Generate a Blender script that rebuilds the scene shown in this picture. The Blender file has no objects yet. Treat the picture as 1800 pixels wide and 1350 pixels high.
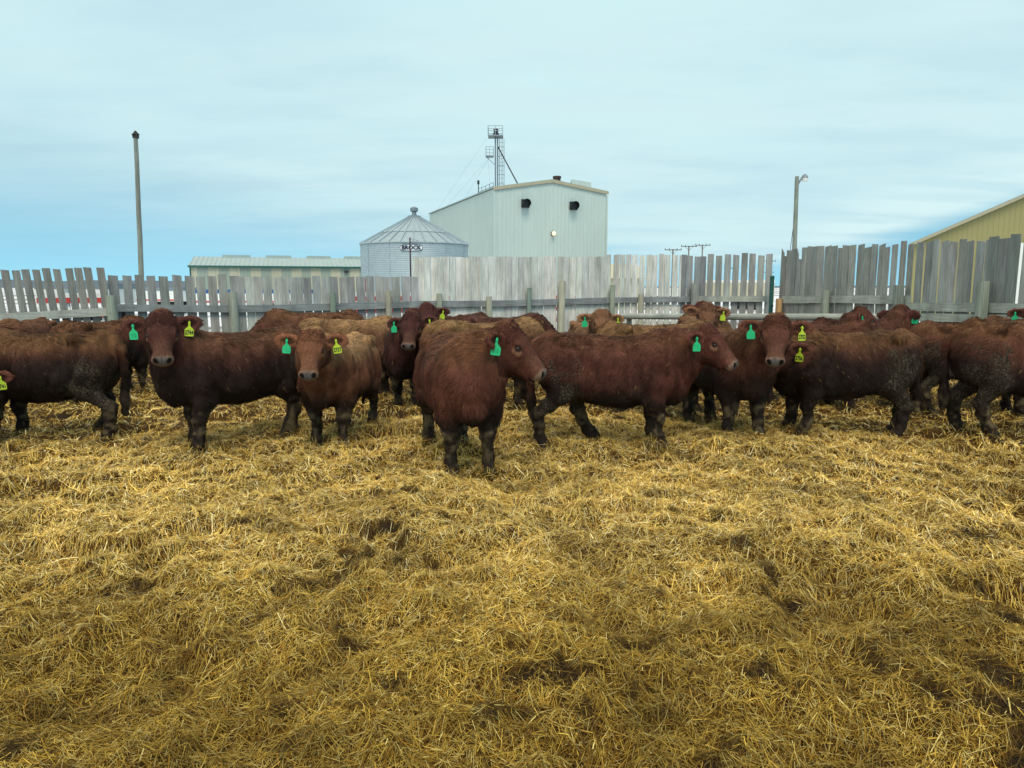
import bpy, math, random
import numpy as np
from mathutils import Vector, Matrix, Euler

random.seed(7)
rng = np.random.default_rng(7)
SC = bpy.context.scene
COL = SC.collection

# ------------------------------------------------------------------ camera
FPX, CXP, CYP = 1248.0, 900.0, 675.0          # focal length in pixels of the 1800 x 1350 frame
CAM_H = 1.70
PITCH = math.atan(170.0 / FPX)
cam_d = bpy.data.cameras.new("camera")
cam_d.sensor_width = 36.0
cam_d.lens = 36.0 * FPX / 1800.0
cam_d.clip_start = 0.05
cam_d.clip_end = 12000
cam = bpy.data.objects.new("camera", cam_d)
COL.objects.link(cam)
cam.location = (0, 0, CAM_H)
cam.rotation_euler = (math.pi / 2 - PITCH, 0, 0)
SC.camera = cam

# ------------------------------------------------------------------ world, sun, exposure
SUN_EL, SUN_AZ = math.radians(54), math.radians(165)   # azimuth from +Y, positive towards +X
world = bpy.data.worlds.new("World")
SC.world = world
world.use_nodes = True
NT = world.node_tree
for n in list(NT.nodes):
    NT.nodes.remove(n)


def N(nt, typ, **kw):
    n = nt.nodes.new(typ)
    for k, v in kw.items():
        if k == "inp":
            for i, val in v.items():
                n.inputs[i].default_value = val
        else:
            setattr(n, k, v)
    return n


def L(nt, a, b):
    nt.links.new(a, b)


def math_node(nt, op, a=None, b=None, clamp=False):
    n = N(nt, "ShaderNodeMath", operation=op)
    n.use_clamp = clamp
    for i, v in enumerate((a, b)):
        if v is None:
            continue
        if isinstance(v, (int, float)):
            n.inputs[i].default_value = v
        else:
            L(nt, v, n.inputs[i])
    return n.outputs[0]


def mix_col(nt, fac, a, b):
    n = N(nt, "ShaderNodeMix", data_type="RGBA")
    for sock, v in ((n.inputs[0], fac), (n.inputs[6], a), (n.inputs[7], b)):
        if isinstance(v, (int, float)):
            sock.default_value = v
        elif isinstance(v, (tuple, list)):
            sock.default_value = (*v, 1.0) if len(v) == 3 else v
        else:
            L(nt, v, sock)
    return n.outputs[2]


def smooth(nt, v, lo, hi):
    n = N(nt, "ShaderNodeMapRange", interpolation_type="SMOOTHSTEP")
    L(nt, v, n.inputs[0])
    for i, x in ((1, lo), (2, hi)):
        if isinstance(x, (int, float)):
            n.inputs[i].default_value = x
        else:
            L(nt, x, n.inputs[i])
    return n.outputs[0]


def build_world():
    nt = NT
    out = N(nt, "ShaderNodeOutputWorld")
    bg = N(nt, "ShaderNodeBackground", inp={1: 0.1})
    sky = N(nt, "ShaderNodeTexSky", sky_type="NISHITA")
    sky.sun_disc = False
    sky.sun_elevation = SUN_EL
    sky.sun_rotation = SUN_AZ
    sky.air_density = 1.0
    sky.dust_density = 0.2
    sky.ozone_density = 3.0
    tc = N(nt, "ShaderNodeTexCoord")
    sep = N(nt, "ShaderNodeSeparateXYZ")
    L(nt, tc.outputs["Generated"], sep.inputs[0])
    x, y, z = sep.outputs
    zc = math_node(nt, "MAXIMUM", z, 0.0)
    # cloud deck as a high flat layer: direction projected on a plane
    den = math_node(nt, "ADD", zc, 0.10)
    px = math_node(nt, "DIVIDE", x, den)
    py = math_node(nt, "DIVIDE", y, den)
    comb = N(nt, "ShaderNodeCombineXYZ")
    L(nt, px, comb.inputs[0])
    L(nt, py, comb.inputs[1])

    def noise(sx, sy, rot, scale, det, off=0.0):
        mp = N(nt, "ShaderNodeMapping")
        mp.inputs["Scale"].default_value = (sx, sy, 1)
        mp.inputs["Rotation"].default_value = (0, 0, rot)
        mp.inputs["Location"].default_value = (off, off * 0.7, 0)
        L(nt, comb.outputs[0], mp.inputs[0])
        nn = N(nt, "ShaderNodeTexNoise", inp={"Scale": scale, "Detail": det, "Roughness": 0.55})
        L(nt, mp.outputs[0], nn.inputs["Vector"])
        return nn.outputs[0]
    n1 = noise(0.6, 1.2, 0.5, 1.1, 8)
    n2 = noise(0.5, 1.7, -0.35, 1.3, 6, 3.1)
    n3 = noise(1.0, 1.0, 0.0, 0.55, 3, 7.7)
    # where the deck ends low over the horizon: soft on the left, a clear rising edge on the right
    az = math_node(nt, "DIVIDE", x, math_node(nt, "MAXIMUM", y, 0.05))
    azr = smooth(nt, az, 0.12, 0.40)
    azl = smooth(nt, math_node(nt, "MULTIPLY", az, -1.0), -0.1, 0.75)
    edge = math_node(nt, "MAXIMUM", math_node(nt, "SUBTRACT", math_node(nt, "MULTIPLY", az, 0.215), 0.070), -0.016)
    edge = math_node(nt, "ADD", edge, math_node(nt, "MULTIPLY", azl, 0.02))
    wid = math_node(nt, "ADD", math_node(nt, "MULTIPLY", azr, -0.070), 0.105)
    wid = math_node(nt, "ADD", wid, math_node(nt, "MULTIPLY", azl, 0.12))
    zn = math_node(nt, "ADD", z, math_node(nt, "MULTIPLY", math_node(nt, "SUBTRACT", n1, 0.5), 0.035))
    mask = smooth(nt, zn, edge, math_node(nt, "ADD", edge, wid))
    thin = smooth(nt, n1, 0.25, 0.62)
    # cloud colour: thin cool deck, whiter where it thickens and overhead
    thick = mix_col(nt, thin, (5.3, 7.6, 8.4), (6.5, 8.75, 9.1))
    streak = smooth(nt, n2, 0.45, 0.75)
    thick = mix_col(nt, math_node(nt, "MULTIPLY", streak, 0.45), thick, (6.1, 9.0, 9.4))
    grey = smooth(nt, n3, 0.45, 0.75)
    thick = mix_col(nt, math_node(nt, "MULTIPLY", grey, 0.30), thick, (4.7, 7.4, 8.4))
    above = math_node(nt, "SUBTRACT", zn, edge)
    wisp = math_node(nt, "MULTIPLY", smooth(nt, above, 0.01, 0.035), math_node(nt, "SUBTRACT", 1.0, smooth(nt, above, 0.045, 0.10)))
    wisp = math_node(nt, "MULTIPLY", math_node(nt, "MULTIPLY", wisp, smooth(nt, az, 0.30, 0.5)), smooth(nt, n2, 0.38, 0.58))
    thick = mix_col(nt, math_node(nt, "MULTIPLY", wisp, 0.8), thick, (7.2, 9.3, 9.5))
    high = smooth(nt, z, 0.5, 0.85)  # overhead sky out of view, brightened and whitened for neutral fill
    thick = mix_col(nt, high, thick, (12.5, 12.0, 11.0))
    behind = smooth(nt, y, 0.15, -0.55)                     # unseen deck behind the camera, brightened to light the camera-facing sides
    thick = mix_col(nt, behind, thick, (12.0, 12.2, 11.6))
    # clear gap: the sky itself, in the photograph's cyan white balance
    clear = N(nt, "ShaderNodeMix", data_type="RGBA", blend_type="MULTIPLY")
    clear.inputs[0].default_value = 1.0
    zup = N(nt, "ShaderNodeCombineXYZ")
    L(nt, x, zup.inputs[0])
    L(nt, y, zup.inputs[1])
    L(nt, math_node(nt, "ADD", zc, 0.22), zup.inputs[2])
    L(nt, zup.outputs[0], sky.inputs["Vector"])
    L(nt, sky.outputs[0], clear.inputs[6])
    clear.inputs[7].default_value = CLEAR_TINT
    col = mix_col(nt, mask, clear.outputs[2], thick)
    L(nt, col, bg.inputs[0])
    L(nt, bg.outputs[0], out.inputs[0])


CLEAR_TINT = (1.65, 2.18, 1.70, 1.0)
build_world()

sun_d = bpy.data.lights.new("sun", "SUN")
sun_d.energy = 2.0
sun_d.angle = math.radians(24)
sun_d.color = (1.0, 0.86, 0.68)
sun = bpy.data.objects.new("sun", sun_d)
COL.objects.link(sun)
sdir = Vector((math.sin(SUN_AZ) * math.cos(SUN_EL), math.cos(SUN_AZ) * math.cos(SUN_EL), math.sin(SUN_EL)))
sun.rotation_euler = sdir.to_track_quat("Z", "Y").to_euler()
sun.location = (0, 0, 60)

vs = SC.view_settings
vs.view_transform = "Standard"
vs.look = "None"
vs.exposure = 0.0
vs.gamma = 1.0
SC.cycles.max_bounces = 6
SC.cycles.diffuse_bounces = 3
SC.cycles.glossy_bounces = 2
SC.cycles.transmission_bounces = 2

# ------------------------------------------------------------------ pixel -> place
CT, ST = math.cos(PITCH), math.sin(PITCH)


def ray(px, py):
    dx, dy = (px - CXP) / FPX, (CYP - py) / FPX
    return np.array([dx, CT + dy * ST, -ST + dy * CT])


def P(px, py, Y):
    d = ray(px, py)
    return np.array([0, 0, CAM_H]) + d * (Y / d[1])


def G(px, py, z=0.0):
    d = ray(px, py)
    return np.array([0, 0, CAM_H]) + d * ((z - CAM_H) / d[2])


# ------------------------------------------------------------------ noise
def _h(ix, iy, iz, seed):
    n = (ix.astype(np.int64) * 374761393 + iy.astype(np.int64) * 668265263 + iz.astype(np.int64) * 2147483647 + seed * 1274126177) & 0xFFFFFFFF
    n = ((n ^ (n >> 13)) * 1274126177) & 0xFFFFFFFF
    n = ((n ^ (n >> 16)) * 2246822519) & 0xFFFFFFFF
    return ((n ^ (n >> 15)) & 0xFFFF) / 65535.0


def vn3(p, s, seed=0):
    q = np.asarray(p, float) / s
    i = np.floor(q)
    f = q - i
    f = f * f * (3 - 2 * f)
    i = i.astype(np.int64)
    r = 0
    for a in (0, 1):
        for b in (0, 1):
            for c in (0, 1):
                w = (f[:, 0] if a else 1 - f[:, 0]) * (f[:, 1] if b else 1 - f[:, 1]) * (f[:, 2] if c else 1 - f[:, 2])
                r = r + w * _h(i[:, 0] + a, i[:, 1] + b, i[:, 2] + c, seed)
    return r


def vn2(x, y, s, seed=0):
    qx, qy = x / s, y / s
    ix, iy = np.floor(qx), np.floor(qy)
    fx, fy = qx - ix, qy - iy
    fx = fx * fx * (3 - 2 * fx)
    fy = fy * fy * (3 - 2 * fy)
    ix = ix.astype(np.int64)
    iy = iy.astype(np.int64)
    z = np.zeros_like(ix)
    return ((1 - fx) * (1 - fy) * _h(ix, iy, z, seed) + fx * (1 - fy) * _h(ix + 1, iy, z, seed)
            + (1 - fx) * fy * _h(ix, iy + 1, z, seed) + fx * fy * _h(ix + 1, iy + 1, z, seed))


def sstep(a, b, x):
    t = np.clip((x - a) / (b - a), 0, 1)
    return t * t * (3 - 2 * t)


def Hmap(x, y):
    x = np.asarray(x, float)
    y = np.asarray(y, float)
    wx = x + 0.25 * (vn2(x, y, 0.7, 31) - .5)
    wy = y + 0.25 * (vn2(x, y, 0.7, 32) - .5)
    h = 0.11 * (vn2(wx, wy, 2.3, 1) - .5) + 0.085 * (vn2(wx, wy, 0.75, 2) - .5)
    h = h + 0.085 * (vn2(wx, wy, 0.30, 3) - .5) + 0.082 * (vn2(wx, wy, 0.14, 4) - .5) + 0.042 * (vn2(x, y, 0.06, 5) - .5)
    pit = sstep(0.64, 0.84, vn2(wx, wy, 0.30, 6)) * sstep(0.30, 0.65, vn2(x, y, 1.6, 7))
    return h - 0.10 * pit


def dirt_falloff(x, y):
    """0 clean straw .. 1 wet manure: trampled patches, thicker near the camera as soiling and painted vignette."""
    a = vn2(x + .1 * vn2(x, y, .1, 14), y, 0.26, 11)
    b = vn2(x, y, 1.1, 12)
    c = vn2(x, y, 0.10, 13)
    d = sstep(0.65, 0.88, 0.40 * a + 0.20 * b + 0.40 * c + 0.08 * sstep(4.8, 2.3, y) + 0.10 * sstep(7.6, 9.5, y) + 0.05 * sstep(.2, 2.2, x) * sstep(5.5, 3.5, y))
    return np.clip(d, 0, 1)


# ------------------------------------------------------------------ objects and tags
def tag(o, label=None, cat=None, group=None, kind=None):
    if label:
        o["label"] = label
    if cat:
        o["category"] = cat
    if group:
        o["group"] = group
    if kind:
        o["kind"] = kind
    return o


def empty(name, loc, rz=0.0, **kw):
    o = bpy.data.objects.new(name, None)
    o.empty_display_size = 0.2
    COL.objects.link(o)
    o.location = [float(v) for v in loc]
    o.rotation_euler = (0, 0, rz)
    return tag(o, **kw)


def link_mesh(name, me, mat, parent=None, origin=None):
    if isinstance(mat, (list, tuple)):
        for m in mat:
            me.materials.append(m)
    elif mat is not None:
        me.materials.append(mat)
    o = bpy.data.objects.new(name, me)
    COL.objects.link(o)
    if parent is not None:
        o.parent = parent
    return o


def np_mesh(name, V, F, cols=None, smooth_=False, extra=None):
    """V (n,3); F (m,k) array of equal-sized faces, or a list of such arrays."""
    Fs = F if isinstance(F, list) else [F]
    Fs = [np.asarray(f, np.int32) for f in Fs if len(f)]
    me = bpy.data.meshes.new(name)
    V = np.asarray(V, np.float32)
    me.vertices.add(len(V))
    me.vertices.foreach_set("co", V.ravel())
    loops = np.concatenate([f.ravel() for f in Fs])
    tot = np.concatenate([np.full(len(f), f.shape[1], np.int32) for f in Fs])
    start = np.concatenate([[0], np.cumsum(tot)[:-1]]).astype(np.int32)
    me.loops.add(len(loops))
    me.loops.foreach_set("vertex_index", loops)
    me.polygons.add(len(tot))
    me.polygons.foreach_set("loop_start", start)
    try:
        me.polygons.foreach_set("loop_total", tot)
    except Exception:
        pass
    me.update(calc_edges=True)
    if smooth_:
        me.polygons.foreach_set("use_smooth", np.ones(len(tot), bool))
    if cols is not None:
        a = me.attributes.new("col", "FLOAT_COLOR", "POINT")
        c = np.ones((len(V), 4), np.float32)
        c[:, :3] = cols
        a.data.foreach_set("color", c.ravel())
    for k, v in (extra or {}).items():
        a = me.attributes.new(k, "FLOAT", "POINT")
        a.data.foreach_set("value", np.asarray(v, np.float32))
    me.validate()
    return me


class MB:
    """collects plain shapes into one mesh, in the coordinates of `org`"""

    def __init__(self, org=(0, 0, 0)):
        self.v, self.f, self.c = [], [], []
        self.o = np.array(org, float)

    def add(self, V, F, col=(1, 1, 1)):
        b = len(self.v)
        for p in V:
            self.v.append(tuple(np.asarray(p, float) - self.o))
            self.c.append(col)
        for f in F:
            self.f.append([i + b for i in f])

    def hexa(self, lo, hi, col=(1, 1, 1)):
        """lo, hi: four corners each, counter-clockwise seen from above"""
        self.add(list(lo) + list(hi), [(3, 2, 1, 0), (4, 5, 6, 7), (0, 1, 5, 4), (1, 2, 6, 5), (2, 3, 7, 6), (3, 0, 4, 7)], col)

    def box(self, c, sx, sy, sz, rz=0.0, col=(1, 1, 1)):
        """c = centre of the base"""
        u = np.array([math.cos(rz), math.sin(rz), 0]) * sx / 2
        w = np.array([-math.sin(rz), math.cos(rz), 0]) * sy / 2
        c = np.asarray(c, float)
        lo = [c - u - w, c + u - w, c + u + w, c - u + w]
        self.hexa(lo, [p + np.array([0, 0, sz]) for p in lo], col)

    def beam(self, a, b, w, h, col=(1, 1, 1), up=(0, 0, 1)):
        """rectangular bar from a to b; w across, h along `up`"""
        a, b = np.asarray(a, float), np.asarray(b, float)
        d = (b - a) / np.linalg.norm(b - a)
        s = np.cross(d, up)
        s /= np.linalg.norm(s)
        u = np.cross(s, d)
        s, u = s * w / 2, u * h / 2
        self.hexa([a - s - u, a + s - u, a + s + u, a - s + u][::-1], [b - s - u, b + s - u, b + s + u, b - s + u][::-1], col)

    def tube(self, a, b, ra, rb=None, n=10, col=(1, 1, 1), caps=True):
        rb = ra if rb is None else rb
        a, b = np.asarray(a, float), np.asarray(b, float)
        d = (b - a) / np.linalg.norm(b - a)
        t = np.array([1, 0, 0]) if abs(d[0]) < .9 else np.array([0, 1, 0])
        s = np.cross(d, t)
        s /= np.linalg.norm(s)
        u = np.cross(d, s)
        V, F = [], []
        for p, r in ((a, ra), (b, rb)):
            for k in range(n):
                q = 2 * math.pi * k / n
                V.append(p + r * (math.cos(q) * s + math.sin(q) * u))
        for k in range(n):
            F.append((k, (k + 1) % n, n + (k + 1) % n, n + k))
        if caps:
            F.append(tuple(range(n))[::-1])
            F.append(tuple(range(n, 2 * n)))
        self.add(V, F, col)

    def lathe(self, prof, c, n=24, col=(1, 1, 1)):
        """prof: list of (r, z) upwards about the vertical axis through c"""
        V, F = [], []
        for r, z in prof:
            for k in range(n):
                q = 2 * math.pi * k / n
                V.append((c[0] + r * math.cos(q), c[1] + r * math.sin(q), c[2] + z))
        for i in range(len(prof) - 1):
            for k in range(n):
                F.append((i * n + k, i * n + (k + 1) % n, (i + 1) * n + (k + 1) % n, (i + 1) * n + k))
        F.append(tuple(range(n))[::-1])
        F.append(tuple(range((len(prof) - 1) * n, len(prof) * n)))
        self.add(V, F, col)

    def build(self, name, mat, parent=None, smooth_=False):
        me = bpy.data.meshes.new(name)
        me.from_pydata(self.v, [], self.f)
        a = me.attributes.new("col", "FLOAT_COLOR", "POINT")
        c = np.ones((len(self.v), 4), np.float32)
        c[:, :3] = np.array(self.c)
        a.data.foreach_set("color", c.ravel())
        if smooth_:
            for p in me.polygons:
                p.use_smooth = True
        me.update()
        o = link_mesh(name, me, mat, parent)
        if parent is None:
            o.location = self.o
        return o


def text_mesh(name, body, size, mat, parent, matrix, offset=0.0, extrude=.0006):
    """lettering as a plain mesh part"""
    cu = bpy.data.curves.new(name, "FONT")
    cu.body = body
    cu.size = size
    cu.align_x = cu.align_y = "CENTER"
    cu.offset = offset
    cu.extrude = extrude
    cu.resolution_u = 3
    t = bpy.data.objects.new(name, cu)
    COL.objects.link(t)
    me = bpy.data.meshes.new_from_object(t.evaluated_get(bpy.context.evaluated_depsgraph_get()))
    bpy.data.objects.remove(t)
    me.name = name
    me.materials.clear()
    o = link_mesh(name, me, mat, parent)
    o.matrix_local = matrix
    return o


# ------------------------------------------------------------------ materials
def new_mat(name):
    m = bpy.data.materials.new(name)
    m.use_nodes = True
    nt = m.node_tree
    b = nt.nodes["Principled BSDF"]
    return m, nt, b


def attr(nt, name):
    return N(nt, "ShaderNodeAttribute", attribute_name=name)


def plain(name, col, rough=0.6, metal=0.0, mottling=0.15, scale=6.0, stretch=(1, 1, 1), bump=0.0, use_attr=False, spec=0.4):
    m, nt, b = new_mat(name)
    tc = N(nt, "ShaderNodeTexCoord")
    mp = N(nt, "ShaderNodeMapping")
    mp.inputs["Scale"].default_value = stretch
    L(nt, tc.outputs["Object"], mp.inputs[0])
    nz = N(nt, "ShaderNodeTexNoise", inp={"Scale": scale, "Detail": 5.0, "Roughness": 0.6})
    L(nt, mp.outputs[0], nz.inputs["Vector"])
    v = N(nt, "ShaderNodeMapRange", inp={1: 0.25, 2: 0.75, 3: 1 - mottling, 4: 1 + mottling})
    L(nt, nz.outputs[0], v.inputs[0])
    mul = N(nt, "ShaderNodeVectorMath", operation="MULTIPLY")
    if use_attr:
        L(nt, attr(nt, "col").outputs["Color"], mul.inputs[0])
    else:
        mul.inputs[0].default_value = col
    L(nt, v.outputs[0], mul.inputs[1])
    L(nt, mul.outputs[0], b.inputs["Base Color"])
    b.inputs["Roughness"].default_value = rough
    b.inputs["Metallic"].default_value = metal
    b.inputs["Specular IOR Level"].default_value = spec
    if bump:
        bp = N(nt, "ShaderNodeBump", inp={"Strength": bump, "Distance": 0.02})
        L(nt, nz.outputs[0], bp.inputs["Height"])
        L(nt, bp.outputs[0], b.inputs["Normal"])
    return m


def wood_mat(name, along_x=False):
    """weathered timber: per-board colour from the mesh, grain, knots, water stains"""
    m, nt, b = new_mat(name)
    tc = N(nt, "ShaderNodeTexCoord")

    def nz(st, sc, det=6.0, rough=.6):
        mp = N(nt, "ShaderNodeMapping")
        mp.inputs["Scale"].default_value = st
        L(nt, tc.outputs["Object"], mp.inputs[0])
        n = N(nt, "ShaderNodeTexNoise", inp={"Scale": sc, "Detail": det, "Roughness": rough})
        L(nt, mp.outputs[0], n.inputs["Vector"])
        return n.outputs[0]
    st = (1.2, 1.2, 28) if along_x else (28, 28, 1.2)
    g = nz(st, 1.6)
    stain = nz((3, 3, 0.9), 1.0, 4)
    mp = N(nt, "ShaderNodeMapping")
    mp.inputs["Scale"].default_value = (1, 1, 0.45)
    L(nt, tc.outputs["Object"], mp.inputs[0])
    vo = N(nt, "ShaderNodeTexVoronoi", inp={"Scale": 5.0})
    L(nt, mp.outputs[0], vo.inputs["Vector"])
    knot = smooth(nt, vo.outputs["Distance"], 0.02, 0.07)
    g2 = N(nt, "ShaderNodeMapRange", inp={1: 0.3, 2: 0.7, 3: 0.68, 4: 1.22})
    L(nt, g, g2.inputs[0])
    s2 = N(nt, "ShaderNodeMapRange", inp={1: 0.3, 2: 0.7, 3: 0.68, 4: 1.16})
    L(nt, stain, s2.inputs[0])
    k2 = math_node(nt, "ADD", math_node(nt, "MULTIPLY", knot, 0.5), 0.5)
    f = math_node(nt, "MULTIPLY", math_node(nt, "MULTIPLY", g2.outputs[0], s2.outputs[0]), k2)
    mul = N(nt, "ShaderNodeVectorMath", operation="MULTIPLY")
    L(nt, attr(nt, "col").outputs["Color"], mul.inputs[0])
    L(nt, f, mul.inputs[1])
    L(nt, mul.outputs[0], b.inputs["Base Color"])
    b.inputs["Roughness"].default_value = 0.85
    b.inputs["Specular IOR Level"].default_value = 0.2
    bp = N(nt, "ShaderNodeBump", inp={"Strength": 0.5, "Distance": 0.01})
    L(nt, g, bp.inputs["Height"])
    L(nt, bp.outputs[0], b.inputs["Normal"])
    return m


def attr_mat(name, rough=0.7, spec=0.3, trans=0.0):
    m, nt, b = new_mat(name)
    L(nt, attr(nt, "col").outputs["Color"], b.inputs["Base Color"])
    b.inputs["Roughness"].default_value = rough
    b.inputs["Specular IOR Level"].default_value = spec
    return m


def hide_mat():
    """cattle hide: colour from the mesh, dried mud that cracks into plates where the mask says so"""
    m, nt, b = new_mat("cattle_hide")
    tc = N(nt, "ShaderNodeTexCoord")
    mud = attr(nt, "mud").outputs["Fac"]
    warp = N(nt, "ShaderNodeTexNoise", inp={"Scale": 9.0, "Detail": 3.0})
    L(nt, tc.outputs["Object"], warp.inputs["Vector"])
    wv = N(nt, "ShaderNodeVectorMath", operation="SCALE")
    L(nt, warp.outputs["Color"], wv.inputs[0])
    wv.inputs["Scale"].default_value = 0.07
    wa = N(nt, "ShaderNodeVectorMath", operation="ADD")
    L(nt, tc.outputs["Object"], wa.inputs[0])
    L(nt, wv.outputs[0], wa.inputs[1])
    vo = N(nt, "ShaderNodeTexVoronoi", feature="DISTANCE_TO_EDGE", inp={"Scale": 30.0})
    L(nt, wa.outputs[0], vo.inputs["Vector"])
    plate = smooth(nt, vo.outputs["Distance"], 0.0, 0.14)
    fine = N(nt, "ShaderNodeTexNoise", inp={"Scale": 60.0, "Detail": 4.0})
    mp = N(nt, "ShaderNodeMapping")
    mp.inputs["Scale"].default_value = (1, 1, 0.35)
    L(nt, tc.outputs["Object"], mp.inputs[0])
    L(nt, mp.outputs[0], fine.inputs["Vector"])
    fr = N(nt, "ShaderNodeMapRange", inp={1: 0.3, 2: 0.7, 3: 0.65, 4: 1.35})
    L(nt, fine.outputs[0], fr.inputs[0])
    hair = N(nt, "ShaderNodeVectorMath", operation="MULTIPLY")
    L(nt, attr(nt, "col").outputs["Color"], hair.inputs[0])
    L(nt, fr.outputs[0], hair.inputs[1])
    mudc = mix_col(nt, plate, (0.016, 0.013, 0.010), (0.066, 0.056, 0.039))
    mudc2 = N(nt, "ShaderNodeVectorMath", operation="MULTIPLY")
    L(nt, mudc, mudc2.inputs[0])
    L(nt, fr.outputs[0], mudc2.inputs[1])
    c = mix_col(nt, mud, hair.outputs[0], mudc2.outputs[0])
    L(nt, c, b.inputs["Base Color"])
    b.inputs["Roughness"].default_value = 0.8
    b.inputs["Specular IOR Level"].default_value = 0.1
    hgt = math_node(nt, "MULTIPLY", plate, mud)
    hgt = math_node(nt, "ADD", hgt, math_node(nt, "MULTIPLY", fine.outputs[0], 0.4))
    bp = N(nt, "ShaderNodeBump", inp={"Strength": 0.7, "Distance": 0.02})
    L(nt, hgt, bp.inputs["Height"])
    L(nt, bp.outputs[0], b.inputs["Normal"])
    return m


M = {}
M["board"] = wood_mat("weathered_boards")
M["rail"] = wood_mat("weathered_rail", along_x=True)
M["hide"] = hide_mat()
M["coat"] = attr_mat("cattle_hair", 0.7, 0.10)
M["straw"] = attr_mat("straw", 0.7, 0.08)
M["eye"] = plain("eye_dark", (0.006, 0.004, 0.004), 0.3, mottling=0.0, spec=0.6)
M["green_tag"] = plain("green_tag_plastic", (0.014, 0.47, 0.19), 0.5, mottling=0.16, scale=30)
M["yellow_tag"] = plain("yellow_tag_plastic", (0.46, 0.62, 0.03), 0.5, mottling=0.2, scale=30)
M["ink"] = plain("tag_ink", (0.012, 0.014, 0.02), 0.6, mottling=0.1)
M["green_ink"] = plain("tag_ink_faded", (0.010, 0.24, 0.12), 0.6, mottling=0.1)
M["white_steel"] = plain("white_ribbed_steel", (0.44, 0.545, 0.52), 0.6, mottling=0.05, scale=0.6, stretch=(1, 1, .3))
M["trim"] = plain("tan_trim", (0.36, 0.34, 0.24), 0.6, mottling=0.06, scale=2)
M["roof_steel"] = plain("pale_roof_steel", (0.33, 0.42, 0.41), 0.65, 0.0, mottling=0.08, scale=1.0)
M["galv"] = plain("galvanised_steel", (0.34, 0.43, 0.47), 0.55, 0.3, mottling=0.10, scale=2.0)
M["galv_roof"] = plain("galvanised_roof", (0.32, 0.40, 0.43), 0.6, 0.15, mottling=0.10, scale=1.5)
M["galv_dark"] = plain("dull_galvanised", (0.20, 0.25, 0.28), 0.5, 0.4, mottling=0.12, scale=3)
M["tower_steel"] = plain("tower_steel", (0.17, 0.22, 0.26), 0.55, 0.3, mottling=0.12, scale=2)
M["dark_metal"] = plain("dark_metal", (0.03, 0.035, 0.04), 0.5, 0.3, mottling=0.15)
M["brown_metal"] = plain("brown_metal", (0.05, 0.03, 0.025), 0.6, mottling=0.15)
M["yellow_steel"] = plain("tan_yellow_steel", (0.29, 0.270, 0.118), 0.55, mottling=0.06, scale=.7, stretch=(1, 1, .3))
M["white_paint"] = plain("white_paint", (0.72, 0.76, 0.74), 0.5, mottling=0.08, scale=2)
M["red_paint"] = plain("red_paint", (0.50, 0.05, 0.045), 0.5, mottling=0.12, scale=4)
M["blue_paint"] = plain("blue_paint", (0.03, 0.10, 0.26), 0.5, mottling=0.1)
M["panel_attr"] = plain("striped_wall_panels", (1, 1, 1), 0.6, mottling=0.06, scale=.8, use_attr=True)
M["green_steel"] = plain("green_steel", (0.015, 0.10, 0.085), 0.5, mottling=0.2)
M["pole_wood"] = wood_mat("pole_wood")
M["rubber"] = plain("rubber", (0.02, 0.02, 0.02), 0.85)
M["sign_white"] = plain("sign_white", (0.72, 0.78, 0.80), 0.5, mottling=0.03)
M["sign_navy"] = plain("sign_navy", (0.012, 0.022, 0.06), 0.5, mottling=0.03)
M["cream"] = plain("cream_siding", (0.50, 0.47, 0.33), 0.6, mottling=0.06, scale=1)


def emit_mat(name, col, s):
    m, nt, b = new_mat(name)
    b.inputs["Base Color"].default_value = (*col, 1)
    b.inputs["Emission Color"].default_value = (*col, 1)
    b.inputs["Emission Strength"].default_value = s
    return m


M["lamp_lit"] = emit_mat("lamp_lit", (1.0, 0.72, 0.38), 1.6)


def ground_mat():
    m, nt, b = new_mat("winter_ground")
    tc = N(nt, "ShaderNodeTexCoord")
    n1 = N(nt, "ShaderNodeTexNoise", inp={"Scale": 0.05, "Detail": 8.0, "Roughness": 0.6})
    L(nt, tc.outputs["Object"], n1.inputs["Vector"])
    n2 = N(nt, "ShaderNodeTexNoise", inp={"Scale": 1.2, "Detail": 6.0})
    L(nt, tc.outputs["Object"], n2.inputs["Vector"])
    soil = mix_col(nt, n2.outputs[0], (0.05, 0.04, 0.03), (0.22, 0.18, 0.12))
    snow = mix_col(nt, n2.outputs[0], (0.62, 0.66, 0.70), (0.80, 0.82, 0.84))
    c = mix_col(nt, smooth(nt, n1.outputs[0], 0.40, 0.50), soil, snow)
    L(nt, c, b.inputs["Base Color"])
    b.inputs["Roughness"].default_value = 0.9
    return m


M["ground"] = ground_mat()
M["hill"] = plain("far_hill", (0.10, 0.13, 0.16), 0.9, mottling=0.3, scale=0.01)


# ================================================================== THE SETTING
def ground():
    # one sheet to the horizon; it dips gently under the straw
    xs = np.concatenate([-np.geomspace(6000, 30, 30), np.linspace(-28, 28, 40), np.geomspace(30, 6000, 30)])
    ys = np.concatenate([[-3000, -400, -60], np.linspace(-20, 40, 40), np.geomspace(45, 9000, 34)])
    X, Y = np.meshgrid(xs, ys)
    Z = -0.22 + 0.0 * X
    V = np.stack([X, Y, Z], -1).reshape(-1, 3)
    nx, ny = len(xs), len(ys)
    i = (np.arange(ny - 1)[:, None] * nx + np.arange(nx - 1)[None]).ravel()
    F = np.stack([i, i + 1, i + nx + 1, i + nx], -1)
    o = link_mesh("ground", np_mesh("ground", V, F), M["ground"])
    tag(o, "flat snowy ground beyond the pen", "ground", kind="structure")


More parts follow.
